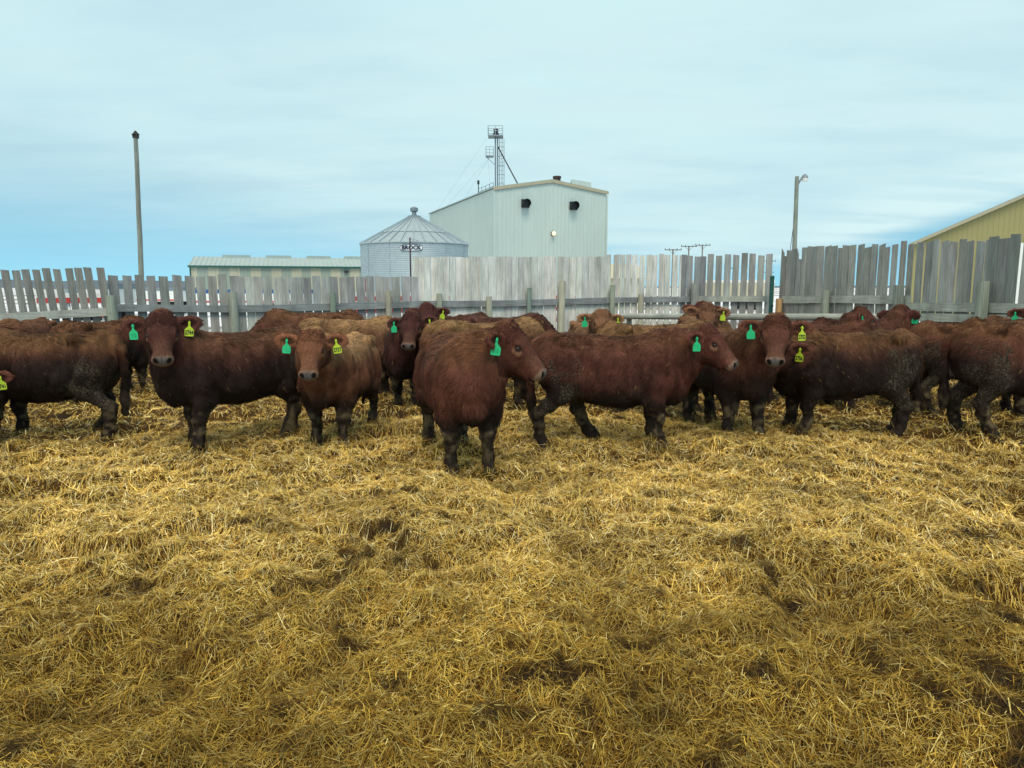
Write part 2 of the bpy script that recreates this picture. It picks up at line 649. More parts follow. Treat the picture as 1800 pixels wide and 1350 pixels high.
def hills():
    n = 220
    a = np.linspace(-1.0, 1.0, n)
    R = 3200.0
    V, F = [], []
    h = 16 + 34 * vn2(a * 6 + 20, a * 0, 1.0, 3) + 10 * vn2(a * 30 + 50, a * 0, 1.0, 4)
    h *= sstep(-0.10, -0.42, a) * 0.55 + 0.20
    for k in range(n):
        x, y = math.sin(a[k]) * R, math.cos(a[k]) * R
        V += [(x * .92, y * .92, -1), (x, y, h[k]), (x * 1.3, y * 1.3, h[k] * .6 - 1)]
    for k in range(n - 1):
        b = 3 * k
        F += [(b, b + 3, b + 4, b + 1), (b + 1, b + 4, b + 5, b + 2)]
    me = bpy.data.meshes.new("hills")
    me.from_pydata(V, [], F)
    o = link_mesh("hills", me, M["hill"])
    tag(o, "low dark hills along the horizon", "hills", kind="structure")


def straw_bedding():
    # matted bedding: bumpy mat plus loose stalks, all one countless mass
    nr, na = 620, 700
    r = np.geomspace(1.15, 27.0, nr)
    a = np.radians(np.linspace(-56, 56, na))
    R, A = np.meshgrid(r, a, indexing="ij")
    X, Y = R * np.sin(A), R * np.cos(A) - 0.2
    x, y = X.ravel(), Y.ravel()
    z = Hmap(x, y) - 0.012
    d = dirt_falloff(x, y)
    n = vn2(x, y, 0.05, 21)
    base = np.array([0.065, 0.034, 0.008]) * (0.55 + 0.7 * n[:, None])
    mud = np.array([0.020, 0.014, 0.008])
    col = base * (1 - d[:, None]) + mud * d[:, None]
    V = np.stack([x, y, z], -1)
    i = (np.arange(nr - 1)[:, None] * na + np.arange(na - 1)[None]).ravel()
    F = np.stack([i, i + na, i + na + 1, i + 1], -1)
    # stalks
    per = []
    for r0, r1, dens, wmul in ((1.3, 3.0, 19000, 1.0), (3.0, 4.5, 15000, 1.0), (4.5, 6.5, 11000, 1.15), (6.5, 9.5, 5600, 1.5), (9.5, 14.0, 1300, 2.3), (14.0, 25.0, 200, 3.4)):
        th = np.radians(134 if r1 < 5 else 110)
        cnt = int(dens * th / 2 * (r1 * r1 - r0 * r0))
        rr = np.sqrt(rng.uniform(r0 * r0, r1 * r1, cnt))
        aa = rng.uniform(-th / 2, th / 2, cnt)
        per.append(np.stack([rr * np.sin(aa), rr * np.cos(aa) - 0.2, np.full(cnt, wmul)], -1))
    S = np.concatenate(per)
    sx, sy, wm = S.T
    dd = dirt_falloff(sx, sy)
    keep = rng.uniform(0, 1, len(sx)) > dd * 0.42
    sx, sy, wm, dd = sx[keep], sy[keep], wm[keep], dd[keep]
    k = len(sx)
    swirl = vn2(sx, sy, 0.22, 41) * 2.2 * math.pi + vn2(sx, sy, 0.9, 42) * 3
    yaw = swirl * .4 + rng.normal(0, 1.6, k)
    ln = rng.lognormal(math.log(0.040), 0.5, k)
    ln = np.clip(ln, 0.012, 0.17)
    broad = rng.uniform(0, 1, k) < .10
    w = rng.uniform(0.0009, 0.0026, k) * wm
    w = np.where(broad, w * 2.1, w)
    ln = ln * (0.75 + .25 * wm)
    ux, uy = np.cos(yaw), np.sin(yaw)
    lay = rng.uniform(0, 1, k)                                # 0 bottom of the mat, 1 loose on top
    up = 0.002 + 0.022 * lay ** 1.4 + np.abs(rng.normal(0, .006, k))
    tilt = rng.normal(0, 0.34, k) + 0.06
    nearf = np.full(k, 9.0)
    for fx, fy in FEET:
        np.minimum(nearf, np.hypot(sx - fx, sy - fy), out=nearf)
    kick = sstep(.24, .10, nearf)                               # straw pushed up round the hooves
    up = up + kick * rng.uniform(.0, .055, k)
    tilt = tilt + kick * rng.normal(0, .5, k)
    pts = []
    for t in (-0.5, 0.0, 0.5):
        qx, qy = sx + ux * ln * t, sy + uy * ln * t
        hz = Hmap(qx, qy)
        if t == 0:
            hz = (Hmap(sx - ux * ln * .5, sy - uy * ln * .5) + Hmap(sx + ux * ln * .5, sy + uy * ln * .5)) / 2 + .03 * ln * rng.normal(0, 1, k)
        pts.append(np.stack([qx, qy, hz + up + tilt * ln * t], -1))
    side = np.stack([-uy, ux, rng.normal(0, 0.55, k)], -1)
    side /= np.linalg.norm(side, axis=1, keepdims=True)
    VV = np.empty((k, 6, 3))
    for j, p in enumerate(pts):
        ww = (w * (1.0 if j == 1 else 0.75))[:, None] * 0.5
        VV[:, 2 * j] = p - side * ww
        VV[:, 2 * j + 1] = p + side * ww
    u = rng.uniform(0, 1, k)
    g0 = np.array([0.79, 0.575, 0.150])
    g1 = np.array([0.95, 0.830, 0.430])
    g2 = np.array([0.50, 0.295, 0.050])
    g3 = np.array([0.15, 0.075, 0.016])
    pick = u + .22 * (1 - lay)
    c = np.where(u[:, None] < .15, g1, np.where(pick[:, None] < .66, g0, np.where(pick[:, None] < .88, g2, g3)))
    c = c * rng.uniform(.65, 1.2, k)[:, None]
    tone = 0.52 + 0.52 * vn2(sx, sy, 0.55, 44) + 0.46 * vn2(sx, sy, 0.17, 46)
    c = c * tone[:, None]
    wet = np.array([0.060, 0.034, 0.009])
    wet_falloff = np.clip(dd * 1.1 + 0.26 * sstep(.62, .82, vn2(sx, sy, 0.13, 45)) + .30 * sstep(5.2, 2.2, sy), 0, .94)[:, None]  # wet patches, plus painted vignette growing towards the camera
    wet_falloff = np.clip(wet_falloff + .35 * kick[:, None], 0, .94)
    wet_falloff = wet_falloff * (rng.uniform(0, 1, k) < .86)[:, None]
    c = c * (1.14 - .40 * sstep(5.2, 2.4, sy))[:, None] * np.array([1, 1, 1]) * (1 - sstep(5.0, 2.6, sy)[:, None] * np.array([0, .07, .38]))  # near stalks dimmed and browned: vignette put into the colour, plus soiling
    c = c * (1 - wet_falloff) + wet * wet_falloff * rng.uniform(.4, 1.6, k)[:, None]
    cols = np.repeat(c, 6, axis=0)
    b = (np.arange(k) * 6)[:, None] + len(V)
    Q = np.concatenate([b + np.array([[0, 1, 3, 2]]), b + np.array([[2, 3, 5, 4]])])
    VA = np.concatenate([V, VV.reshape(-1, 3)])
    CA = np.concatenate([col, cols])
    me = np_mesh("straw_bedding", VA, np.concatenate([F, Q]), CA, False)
    sm = np.zeros(len(F) + len(Q), bool)
    sm[:len(F)] = True
    me.polygons.foreach_set("use_smooth", sm)
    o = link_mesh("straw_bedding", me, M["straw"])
    tag(o, "trampled golden straw bedding covering the pen floor", "straw", kind="stuff")


ground()
hills()


def on_line(px, A, B):
    """plan point of the fence line seen at pixel column px"""
    k = (px - CXP) / FPX * CT
    dx, dy = B[0] - A[0], B[1] - A[1]
    s = (k * A[1] - A[0]) / (dx - k * dy)
    return np.array([A[0] + s * dx, A[1] + s * dy])


# ------------------------------------------------------------------ buildings
def unit(v):
    v = np.asarray(v, float)
    return v / np.linalg.norm(v)


def ribbed(mb, A, B, z0, ztop, pitch=0.4, depth=0.04, colf=None, out=None):
    """a standing ribbed steel sheet from A to B (plan points); ztop(s) with s in 0..1; ribs stand out along `out`"""
    A, B = np.asarray(A[:2], float), np.asarray(B[:2], float)
    Lg = np.linalg.norm(B - A)
    u = (B - A) / Lg
    nrm = np.array([u[1], -u[0]]) if out is None else np.asarray(out[:2])
    n = max(2, int(round(Lg / pitch)))
    p = Lg / n
    st = []
    for k in range(n):
        for f, e in ((0, 0), (.62, 0), (.70, 1), (.92, 1)):
            st.append((p * (k + f), e, k))
    st.append((Lg, 0, n - 1))
    V, F, cs = [], [], []
    for s, e, k in st:
        q = A + u * s + nrm * depth * e
        V += [(q[0], q[1], z0), (q[0], q[1], ztop(s / Lg))]
    for i in range(len(st) - 1):
        F.append((2 * i, 2 * i + 2, 2 * i + 3, 2 * i + 1))
    if colf is None:
        mb.add(V, F)
    else:
        for i in range(len(st) - 1):
            mb.add([V[2 * i], V[2 * i + 2], V[2 * i + 3], V[2 * i + 1]], [(0, 1, 2, 3)], colf(st[i][0], Lg))


def feed_mill():
    C0, CL, CR = P(869, 331, 74), P(755, 376, 100), P(1066, 339, 77.4)
    zE = (C0[2] + CR[2]) / 2
    C0, CL, CR = C0[:2], CL[:2], CR[:2]
    CB = CL + CR - C0
    zR = P(972, 318, 75.6)[2]
    root = empty("feed_mill_building", (*((C0 + CB) / 2), 0), label="tall pale ribbed steel building with gable end and two round fans", cat="building")
    org = root.location
    w = MB(org)
    lin = lambda a, b: (lambda s: a + (b - a) * s)
    gab = lambda s: zE + (zR - zE) * (1 - abs(2 * s - 1))
    ribbed(w, C0, CR, -0.2, gab, 0.42, .03)
    ribbed(w, CL, C0, -0.2, lin(zE, zE), 0.42, .03)
    ribbed(w, CR, CB, -0.2, lin(zE, zE), 0.42, .05)
    ribbed(w, CB, CL, -0.2, gab, 0.42, .05)
    w.build("wall", M["white_steel"], root)
    # roof: two slabs with a small overhang
    f = unit(C0 - CL) * .14
    mid0, mid1 = (C0 + CR) / 2 + f, (CL + CB) / 2 - f
    sl = unit(CR - C0) * .16
    dz = (zR - zE) / (np.linalg.norm(CR - C0) / 2) * .16
    r = MB(org)
    for e0, e1, s in ((C0 + f - sl, CL - f - sl, 1), (CR + f + sl, CB - f + sl, -1)):
        q = [(*e0, zE - dz + .06), (*mid0, zR + .06), (*mid1, zR + .06), (*e1, zE - dz + .06)]
        if s < 0:
            q = q[::-1]
        r.hexa(q, [(a, b_, c + .12) for a, b_, c in q])
    r.build("roof", M["roof_steel"], root)
    off = f * 1.15
    for e in (C0 - sl, CR + sl):
        t = MB(org)
        a, b = np.array([*(e + off), zE - dz - .02]), np.array([*((C0 + CR) / 2 + off), zR - .02])
        t.beam(a, b, .1, .30)
        t.build("roof_trim", M["trim"], root)
    n0 = unit(C0 - CL)
    for e, g in ((C0, -1), (CR, 1)):
        ct = MB(org)
        ct.box((*(e + n0 * .08 + unit(CR - C0) * .05 * g), 0), .16, .16, zE - .3, math.atan2(*(CR - C0)[::-1]))
        ct.build("corner_trim", M["white_steel"], root)
    # fans
    du = unit(CR - C0)
    nn = np.array([du[1], -du[0]])
    for px, py in ((919, 358), (1012, 362)):
        s = np.dot(P(px, py, 75.6)[:2] - C0, du)
        y = np.linalg.norm(C0 + du * s - np.array([0, 0]))
        q = C0 + du * s + nn * .08
        z = P(px, py, q[1])[2]
        m = MB(org)
        c = np.array([*q, z])
        n3 = np.array([*nn, 0])
        d3 = np.array([*du, 0])
        lo = [c - d3 * .42 + np.array([0, 0, -.42]), c + d3 * .42 + np.array([0, 0, -.42]), c + d3 * .42 + np.array([0, 0, .42]), c - d3 * .42 + np.array([0, 0, .42])]
        m.hexa(lo, [p + n3 * .25 for p in lo])
        ob = m.build("fan", M["dark_metal"], root)
        m2 = MB(org)
        m2.tube(c + n3 * .25, c + n3 * .75, .36, .42, 20, caps=False)
        m2.build("fan_hood", M["dark_metal"], ob)
    s = np.dot(P(972, 411, 75.6)[:2] - C0, du)
    q = C0 + du * s + nn * .06
    z = P(972, 411, q[1])[2]
    m = MB(org)
    c = np.array([*q, z])
    n3 = np.array([*nn, 0])
    m.box(c - np.array([0, 0, .18]) + n3 * .1, .36, .2, .36, math.atan2(du[1], du[0]))
    lp = m.build("wall_lamp", M["brown_metal"], root)
    m = MB(org)
    m.lathe([(.02, -.2), (.15, -.15), (.22, 0), (.15, .15), (.02, .2)], c + n3 * .36, 14)
    m.build("lamp_lens", M["lamp_lit"], lp, True)
    # roof fittings
    m = MB(org)
    c = P(979, 318, 80)
    m.lathe([(.40, -1.2), (.40, .25), (.46, .27), (.46, .48), (.3, .52)], c, 18)
    m.build("roof_vent", M["brown_metal"], root)
    m = MB(org)
    a, b = P(1003, 327, 92), P(1036, 333, 92)
    m.hexa([(a[0], 90, a[2] - 1.2), (b[0], 90, a[2] - 1.2), (b[0], 93, a[2] - 1.2), (a[0], 93, a[2] - 1.2)],
           [(a[0], 90, a[2] + .55), (b[0], 90, a[2] + .15), (b[0], 93, a[2] + .15), (a[0], 93, a[2] + .55)])
    m.build("roof_box", M["white_steel"], root)
    # small railing and antenna on the left eave
    m = MB(org)
    dL = unit(CL - C0)
    for k in range(5):
        q = C0 + dL * (1.2 + k * 1.3) + du * .3
        m.tube((*q, zE), (*q, zE + .75), .03, n=6)
    for h in (.4, .75):
        m.tube((*(C0 + dL * 1.2 + du * .3), zE + h), (*(C0 + dL * 6.4 + du * .3), zE + h), .025, n=6)
    m.build("roof_railing", M["galv_dark"], root)
    m = MB(org)
    q = C0 + dL * 6.0 + du * .2
    m.tube((*q, zE - .1), (*q, zE + 1.5), .05, n=6)
    m.box((*q, zE + 1.2), .24, .24, .4)
    m.build("antenna", M["dark_metal"], root)


def grain_leg():
    Y = 86
    root = empty("grain_elevator_leg", (P(872, 330, Y)[0], Y, 0), label="slim steel elevator tower with railed platforms and caged ladder", cat="tower")
    org = root.location
    X = org[0]
    zt = P(868, 240, Y)[2]
    zz = lambda py: P(870, py, Y)[2]
    m = MB(org)
    m.box((X - .07, Y, 0), .16, .34, zt)
    m.box((X + .19, Y, 0), .16, .34, zt)
    m.build("shaft", M["tower_steel"], root)
    # top platform
    w = 1.7
    p = MB(org)
    p.box((X - .05, Y, zt - .1), w, w * .9, .16)
    pf = p.build("platform", M["galv_dark"], root)
    r = MB(org)
    for sx in (-1, 0, 1):
        for sy in (-1, 1):
            r.tube((X - .05 + sx * w / 2, Y + sy * w * .45, zt), (X - .05 + sx * w / 2, Y + sy * w * .45, zt + 1.05), .04, n=6)
    for h in (.5, 1.05):
        c = [(X - .05 + a * w / 2, Y + b * w * .45, zt + h) for a, b in ((-1, -1), (1, -1), (1, 1), (-1, 1))]
        for i in range(4):
            r.tube(c[i], c[(i + 1) % 4], .035, n=6)
    r.build("platform_railing", M["galv"], pf)
    h = MB(org)
    h.lathe([(.32, 0), (.36, .25), (.22, .45), (.3, .5), (.3, .75), (.1, .85)], (X, Y, zt + .06), 14)
    h.build("drive_head", M["dark_metal"], root)
    # lower platform
    z2 = zz(275)
    p = MB(org)
    p.box((X - .75, Y, z2 - .08), .9, .8, .14)
    p.beam((X - 1.1, Y, z2 - .1), (X - .1, Y, z2 - .95), .06, .06)
    pf = p.build("platform", M["galv_dark"], root)
    r = MB(org)
    for a, b in ((-1.18, -.38), (-.75, -.38), (-.3, -.38), (-1.18, .38), (-.3, .38)):
        r.tube((X + a, Y + b, z2), (X + a, Y + b, z2 + 1.05), .035, n=6)
    for hh in (.35, .7, 1.05):
        r.tube((X - 1.18, Y - .38, z2 + hh), (X - .3, Y - .38, z2 + hh), .03, n=6)
        r.tube((X - .3, Y - .38, z2 + hh), (X - .3, Y + .38, z2 + hh), .03, n=6)
        r.tube((X - 1.18, Y - .38, z2 + hh), (X - 1.18, Y + .38, z2 + hh), .03, n=6)
    r.build("platform_railing", M["galv"], pf)
    # caged ladder
    l = MB(org)
    xl = X + .62
    for dx in (-.2, .2):
        l.tube((xl + dx, Y, 9), (xl + dx, Y, zt), .035, n=6)
    z = 9.0
    while z < zt:
        l.tube((xl - .2, Y, z), (xl + .2, Y, z), .022, n=5)
        z += .45
    z = 9.5
    while z < zt - .3:
        for k in range(5):
            a0, a1 = math.pi * (k / 5), math.pi * ((k + 1) / 5)
            l.tube((xl + .36 * math.cos(a0), Y - .55 * math.sin(a0), z), (xl + .36 * math.cos(a1), Y - .55 * math.sin(a1), z), .03, n=5)
        z += 1.05
    for a0 in (0.0, 1.57, 3.14):
        l.tube((xl + .36 * math.cos(a0), Y - .55 * math.sin(a0), 9), (xl + .36 * math.cos(a0), Y - .55 * math.sin(a0), zt - .3), .022, n=5)
    l.build("ladder", M["galv_dark"], root)
    b = MB(org)
    b.tube((X + .2, Y, zz(257)), P(912, 327, 80), .075, n=8)
    b.build("brace", M["dark_metal"], root)
    g = MB(org)
    for q, t in ((P(765, 374, 98), P(856, 243, Y)), (P(782, 366, 96), P(861, 276, Y)), (P(815, 352, 88), P(861, 276, Y)), (P(862, 332, 80), P(858, 276, Y))):
        g.tube(t, q, .008, n=5)
    g.build("guy_wire", M["galv_dark"], root)


def grain_bin():
    Y = 60.0
    c = P(729, 430, Y)
    cx = c[0]
    R = 91.5 / FPX * Y * 1.0
    zE = P(638, 431, Y)[2]
    zT = P(728, 383, Y)[2]
    root = empty("grain_bin", (cx, Y, 0), label="round galvanised grain bin with ribbed cone roof and name plate", cat="grain bin")
    org = root.location
    m = MB(org)
    prof = []
    z = -.2
    k = 0
    while z < zE:
        prof.append((R + (.028 if k % 2 else 0.0), z))
        z += .07
        k += 1
    prof.append((R, zE))
    m.lathe(prof, (cx, Y, 0), 64)
    m.build("wall", M["galv"], root, False)
    m = MB(org)
    rt = .52
    m.lathe([(R + .10, zE - .05), (R + .10, zE + .03), (R * .66, zE + (zT - zE) * .40 - .0), (R * .66 + .03, zE + (zT - zE) * .40 + .05), (rt, zT), (rt, zT + .12)], (cx, Y, 0), 64)
    roof = m.build("roof", M["galv_roof"], root)
    m = MB(org)
    for k in range(30):
        a = 2 * math.pi * k / 30
        e = (cx + (R + .12) * math.cos(a), Y + (R + .12) * math.sin(a), zE + .06)
        t = (cx + rt * math.cos(a), Y + rt * math.sin(a), zT + .05)
        m.beam(e, t, .05, .10)
    m.build("roof_rib", M["galv"], roof)
    m = MB(org)
    for k in range(12):
        a = 2 * math.pi * k / 12 + .2
        m.box((cx + (R + .03) * math.cos(a), Y + (R + .03) * math.sin(a), -.1), .02, .04, zE + .05, a)
    m.build("wall_seam", M["galv"], root)
    m = MB(org)
    m.lathe([(rt + .03, zT - .02), (rt + .03, zT + .15), (.2, zT + .22), (.17, zT + .45), (.32, zT + .55), (.33, zT + .78), (.12, zT + .9)], (cx, Y, 0), 18)
    m.build("roof_cap", M["galv_dark"], root)
    # name plate: oval with lettering, bent round the wall
    zp = P(723, 435.5, Y - R)[2]
    a0 = -math.pi / 2 + math.asin((P(723, 435, Y - R)[0] - cx) / R)

    def plate(w, h, rad, mat, name, par):
        V, F = [], []
        n = 40
        for side in (0, 1):
            V.append((0, 0, side))
            for k in range(n):
                t = 2 * math.pi * k / n
                ex, ez = math.cos(t), math.sin(t)
                s = lambda q: math.copysign(abs(q) ** .62, q)
                V.append((s(ex) * w / 2, s(ez) * h / 2, side))
        W = []
        for x, z_, side in V:
            rr = rad + side * .02
            aa = a0 + x / R
            W.append((cx + rr * math.cos(aa), Y + rr * math.sin(aa), zp + z_))
        for k in range(n):
            F.append((n + 1, n + 2 + k, n + 2 + (k + 1) % n))
            F.append((1 + k, 1 + (k + 1) % n, n + 2 + (k + 1) % n, n + 2 + k))
        mm = MB(org)
        mm.add(W, F)
        return mm.build(name, mat, par)
    pl = plate(1.72, .52, R + .05, M["sign_navy"], "name_plate", root)
    plate(1.64, .44, R + .075, M["sign_white"], "plate_face", pl)
    rr = R + .115
    mt = Matrix.Translation((rr * math.cos(a0), rr * math.sin(a0), zp)) @ Euler((math.pi / 2, 0, a0 + math.pi / 2)).to_matrix().to_4x4()
    text_mesh("plate_lettering", "BROCK", .44, M["sign_navy"], pl, mt, .016, .012)


def striped_shed():
    A, B = P(334, 468, 95), P(700, 474, 103)
    zE = A[2]
    d = unit((B - A)[:2])
    nb = np.array([-d[1], d[0]])
    C = A[:2] + nb * 13
    D = B[:2] + nb * 13
    zR = P(340, 453, 95 + 6.5)[2]
    root = empty("striped_shed", (*((A[:2] + D) / 2), 0), label="long low shed with green and cream striped wall and ridge vents", cat="shed")
    org = root.location
    m = MB(org)
    cols = [(0.43, 0.43, 0.33), (0.27, 0.33, 0.285)]
    f = lambda s, Lg: cols[int((s + .5) / 1.32) % 2]
    ribbed(m, A, B, -.2, lambda s: zE, .44, .03, f)
    g = lambda s: zE + (zR - zE) * (1 - abs(2 * s - 1))
    ribbed(m, C, A, -.2, g, .44, .03, lambda s, L_: cols[0])
    ribbed(m, B, D, -.2, g, .44, .03, lambda s, L_: cols[0])
    ribbed(m, D, C, -.2, lambda s: zE, .44, .03, lambda s, L_: cols[0])
    m.build("wall", M["panel_attr"], root)
    r = MB(org)
    h0, h1 = A[:2] + nb * 6.5 - d * .2, B[:2] + nb * 6.5 + d * .2
    for e0, e1, s in ((A[:2] - nb * .3 - d * .2, B[:2] - nb * .3 + d * .2, 1), (C + nb * .3 - d * .2, D + nb * .3 + d * .2, -1)):
        q = [(*e0, zE + .02), (*e1, zE + .02), (*h1, zR + .05), (*h0, zR + .05)]
        if s < 0:
            q = q[::-1]
        r.hexa(q, [(a, b, c + .1) for a, b, c in q])
    n = int(np.linalg.norm(B - A) / .6)
    for k in range(n):
        s = k / n
        a = (A[:2] - nb * .3) * (1 - s) + (B[:2] - nb * .3) * s
        t = h0 * (1 - s) + h1 * s
        r.beam((*a, zE + .15), (*t, zR + .18), .06, .05)
    rf = r.build("roof", M["roof_steel"], root)
    m = MB(org)
    m.beam((*(A[:2] - nb * .36 - d * .25), zE - .02), (*(B[:2] - nb * .36 + d * .2), zE - .02), .08, .26)
    m.box((*(A[:2] - nb * .06), 0), .14, .14, zE - .1)
    m.build("fascia", M["green_steel"], root)
    for a, b in ((381, 430), (459, 505), (534, 579), (606, 652)):
        q0 = A + (B - A) * ((a - 334) / 366)
        q1 = A + (B - A) * ((b - 334) / 366)
        c = (q0 + q1)[:2] / 2 + nb * 6.5
        m = MB(org)
        m.box((*c, zR), np.linalg.norm(q1 - q0), 1.1, .42, math.atan2(d[1], d[0]))
        m.build("ridge_vent", M["roof_steel"], rf)
    m = MB(org)
    q = A + (B - A) * ((603 - 334) / 366)
    m.box((*(q[:2] - nb * .25), zE - .75), .55, .3, .3, math.atan2(d[1], d[0]))
    m.build("wall_lamp", M["dark_metal"], root)


def yellow_barn():
    Y = 53.0
    A = P(1608, 428, Y)
    zE = A[2]
    d = unit([1, -.62])
    nb = np.array([-d[1], d[0]])
    A2 = A[:2]
    q = on_line(1800, A2, A2 + d * 30)
    sl = (P(1800, 338, q[1])[2] - zE) / np.linalg.norm(q - A2)
    W = 34.0
    zR = zE + sl * W / 2
    B2 = A2 + d * W
    C2, D2 = A2 + nb * 40, B2 + nb * 40
    root = empty("yellow_barn", (*((A2 + D2) / 2), 0), label="large tan yellow steel barn with a wide gable above the fence", cat="barn")
    org = root.location
    g = lambda s: zE + (zR - zE) * (1 - abs(2 * s - 1))
    m = MB(org)
    ribbed(m, A2, B2, -.2, g, .30, .02)
    ribbed(m, C2, A2, -.2, lambda s: zE, .34, .04)
    ribbed(m, B2, D2, -.2, lambda s: zE, .34, .04)
    ribbed(m, D2, C2, -.2, g, .34, .04)
    m.build("wall", M["yellow_steel"], root)
    r = MB(org)
    h0, h1 = (A2 + B2) / 2 - nb * .3, (C2 + D2) / 2 + nb * .3
    for e0, e1, s in ((A2 - nb * .3 - d * .3, C2 + nb * .3 - d * .3, 1), (B2 - nb * .3 + d * .3, D2 + nb * .3 + d * .3, -1)):
        q = [(*e0, zE - sl * .3 + .04), (*h0, zR + .04), (*h1, zR + .04), (*e1, zE - sl * .3 + .04)]
        if s < 0:
            q = q[::-1]
        r.hexa(q, [(a, b, c + .12) for a, b, c in q])
    r.build("roof", M["roof_steel"], root)
    for e in (A2 - d * .3, B2 + d * .3):
        t = MB(org)
        t.beam((*(e - nb * .35), zE - sl * .3), (*((A2 + B2) / 2 - nb * .35), zR), .06, .20)
        t.build("roof_trim", M["trim"], root)
    q0, q1 = on_line(1781, A2, B2), on_line(1830, A2, B2)
    z1 = P(1785, 427, q0[1])[2]
    m = MB(org)
    q0, q1 = q0 - nb * .09, q1 - nb * .09
    m.hexa([(*q0, 0), (*q1, 0), (*(q1 + nb * .04), 0), (*(q0 + nb * .04), 0)], [(*q0, z1), (*q1, z1), (*(q1 + nb * .04), z1), (*(q0 + nb * .04), z1)])
    m.build("door", M["white_paint"], root)


def low_cream_shed():
    Y = 62
    A, B = P(1050, 490, Y), P(1128, 490, Y)
    zE = A[2]
    zR = P(1090, 466, Y + 4)[2]
    root = empty("low_cream_shed", ((A[0] + B[0]) / 2, Y + 4, 0), label="low shed with cream roof seen through the fence gaps", cat="shed")
    m = MB(root.location)
    m.box(((A[0] + B[0]) / 2, Y + 4, -.2), B[0] - A[0], 8, zE + .2)
    m.box(((A[0] + B[0]) / 2, Y - .02, .9), (B[0] - A[0]) * .8, .1, .5)
    m.build("wall", M["cream"], root)
    m = MB(root.location)
    for s in (0, 1):
        e = Y - .4 if s == 0 else Y + 8.4
        q = [(A[0] - .3, e, zE), (B[0] + .3, e, zE), (B[0] + .3, Y + 4, zR), (A[0] - .3, Y + 4, zR)]
        if s:
            q = q[::-1]
        m.hexa(q, [(a, b, c + .1) for a, b, c in q])
    m.build("roof", M["cream"], root)


feed_mill()
grain_leg()
grain_bin()
striped_shed()
yellow_barn()
low_cream_shed()


# ------------------------------------------------------------------ poles
def wood_pole():
    Y = 26
    b, t = P(248.5, 485, Y), P(238.5, 240, Y)
    base = b + (b - t) * (b[2] / (t[2] - b[2]))
    root = empty("wooden_pole", (base[0], Y, -.2), label="tall bare wooden pole with a small pitched cap on top", cat="pole")
    m = MB(root.location)
    n = 8
    for k in range(n):
        p, q = base + (t - base) * (k / n), base + (t - base) * ((k + 1) / n)
        wob = lambda v, i: v + np.array([.006 * math.sin(i * 2.1), 0, 0])
        m.tube(wob(p, k), wob(q, k + 1), .098 - .028 * k / n, .098 - .028 * (k + 1) / n, 12, (.25, .28, .245), caps=k in (0, n - 1))
    m.build("pole_shaft", M["pole_wood"], root)
    m = MB(root.location)
    m.box(t + np.array([0, 0, -.06]), .16, .16, .1, col=(.05, .05, .05))
    m.lathe([(.13, 0), (.15, .02), (.02, .16)], t + np.array([0, 0, .04]), 4, (.05, .05, .05))
    m.build("pole_cap", M["pole_wood"], root)


def lamp_pole():
    Y = 30
    b, t = P(1396.5, 437, Y), P(1401, 310, Y)
    base = b + (b - t) * (b[2] / (t[2] - b[2]))
    root = empty("lamp_pole", (base[0], Y, -.2), label="wooden pole with a yard lamp on a short arm above the fence", cat="street lamp")
    m = MB(root.location)
    m.tube(base, t, .11, .08, 12, (.25, .285, .245))
    m.build("pole_shaft", M["pole_wood"], root)
    m = MB(root.location)
    e = P(1415, 313, Y)
    e0 = t + np.array([.05, 0, -.34])
    pts = [e0, e0 + (e - e0) * .35 + np.array([0, 0, .10]), e0 + (e - e0) * .7 + np.array([0, 0, .17]), e + np.array([0, 0, .14])]
    for p_, q_ in zip(pts[:-1], pts[1:]):
        m.tube(p_, q_, .035, n=8)
    m.build("lamp_arm", M["galv_dark"], root)
    m = MB(root.location)
    m.lathe([(.10, -.13), (.12, -.12), (.12, .0)], e, 16)
    m.build("lamp_lens", M["white_paint"], root)
    m = MB(root.location)
    m.lathe([(.13, 0), (.11, .06), (.05, .14), (.02, .17)], e, 16)
    m.build("lamp_shade", M["galv_dark"], root)
    m = MB(root.location)
    m.tube(P(1395, 395, Y), P(1380, 505, Y), .012, n=5)
    m.build("guy_wire", M["dark_metal"], root)


def mast():
    Y = 40
    b, t = P(721.5, 455, Y), P(720.5, 418, Y)
    root = empty("thin_mast", (b[0], Y, -.2), label="thin dark mast with a small arm before the bin name plate", cat="mast")
    m = MB(root.location)
    m.tube((b[0], Y, -.2), t, .05, .04, 8)
    m.build("mast_shaft", M["brown_metal"], root)
    m = MB(root.location)
    m.tube(t + np.array([0, 0, -.05]), t + np.array([.5, 0, -.17]), .012, n=5)
    m.tube(t + np.array([0, 0, -.25]), t + np.array([.5, 0, -.17]), .012, n=5)
    m.build("mast_arm", M["galv_dark"], root)


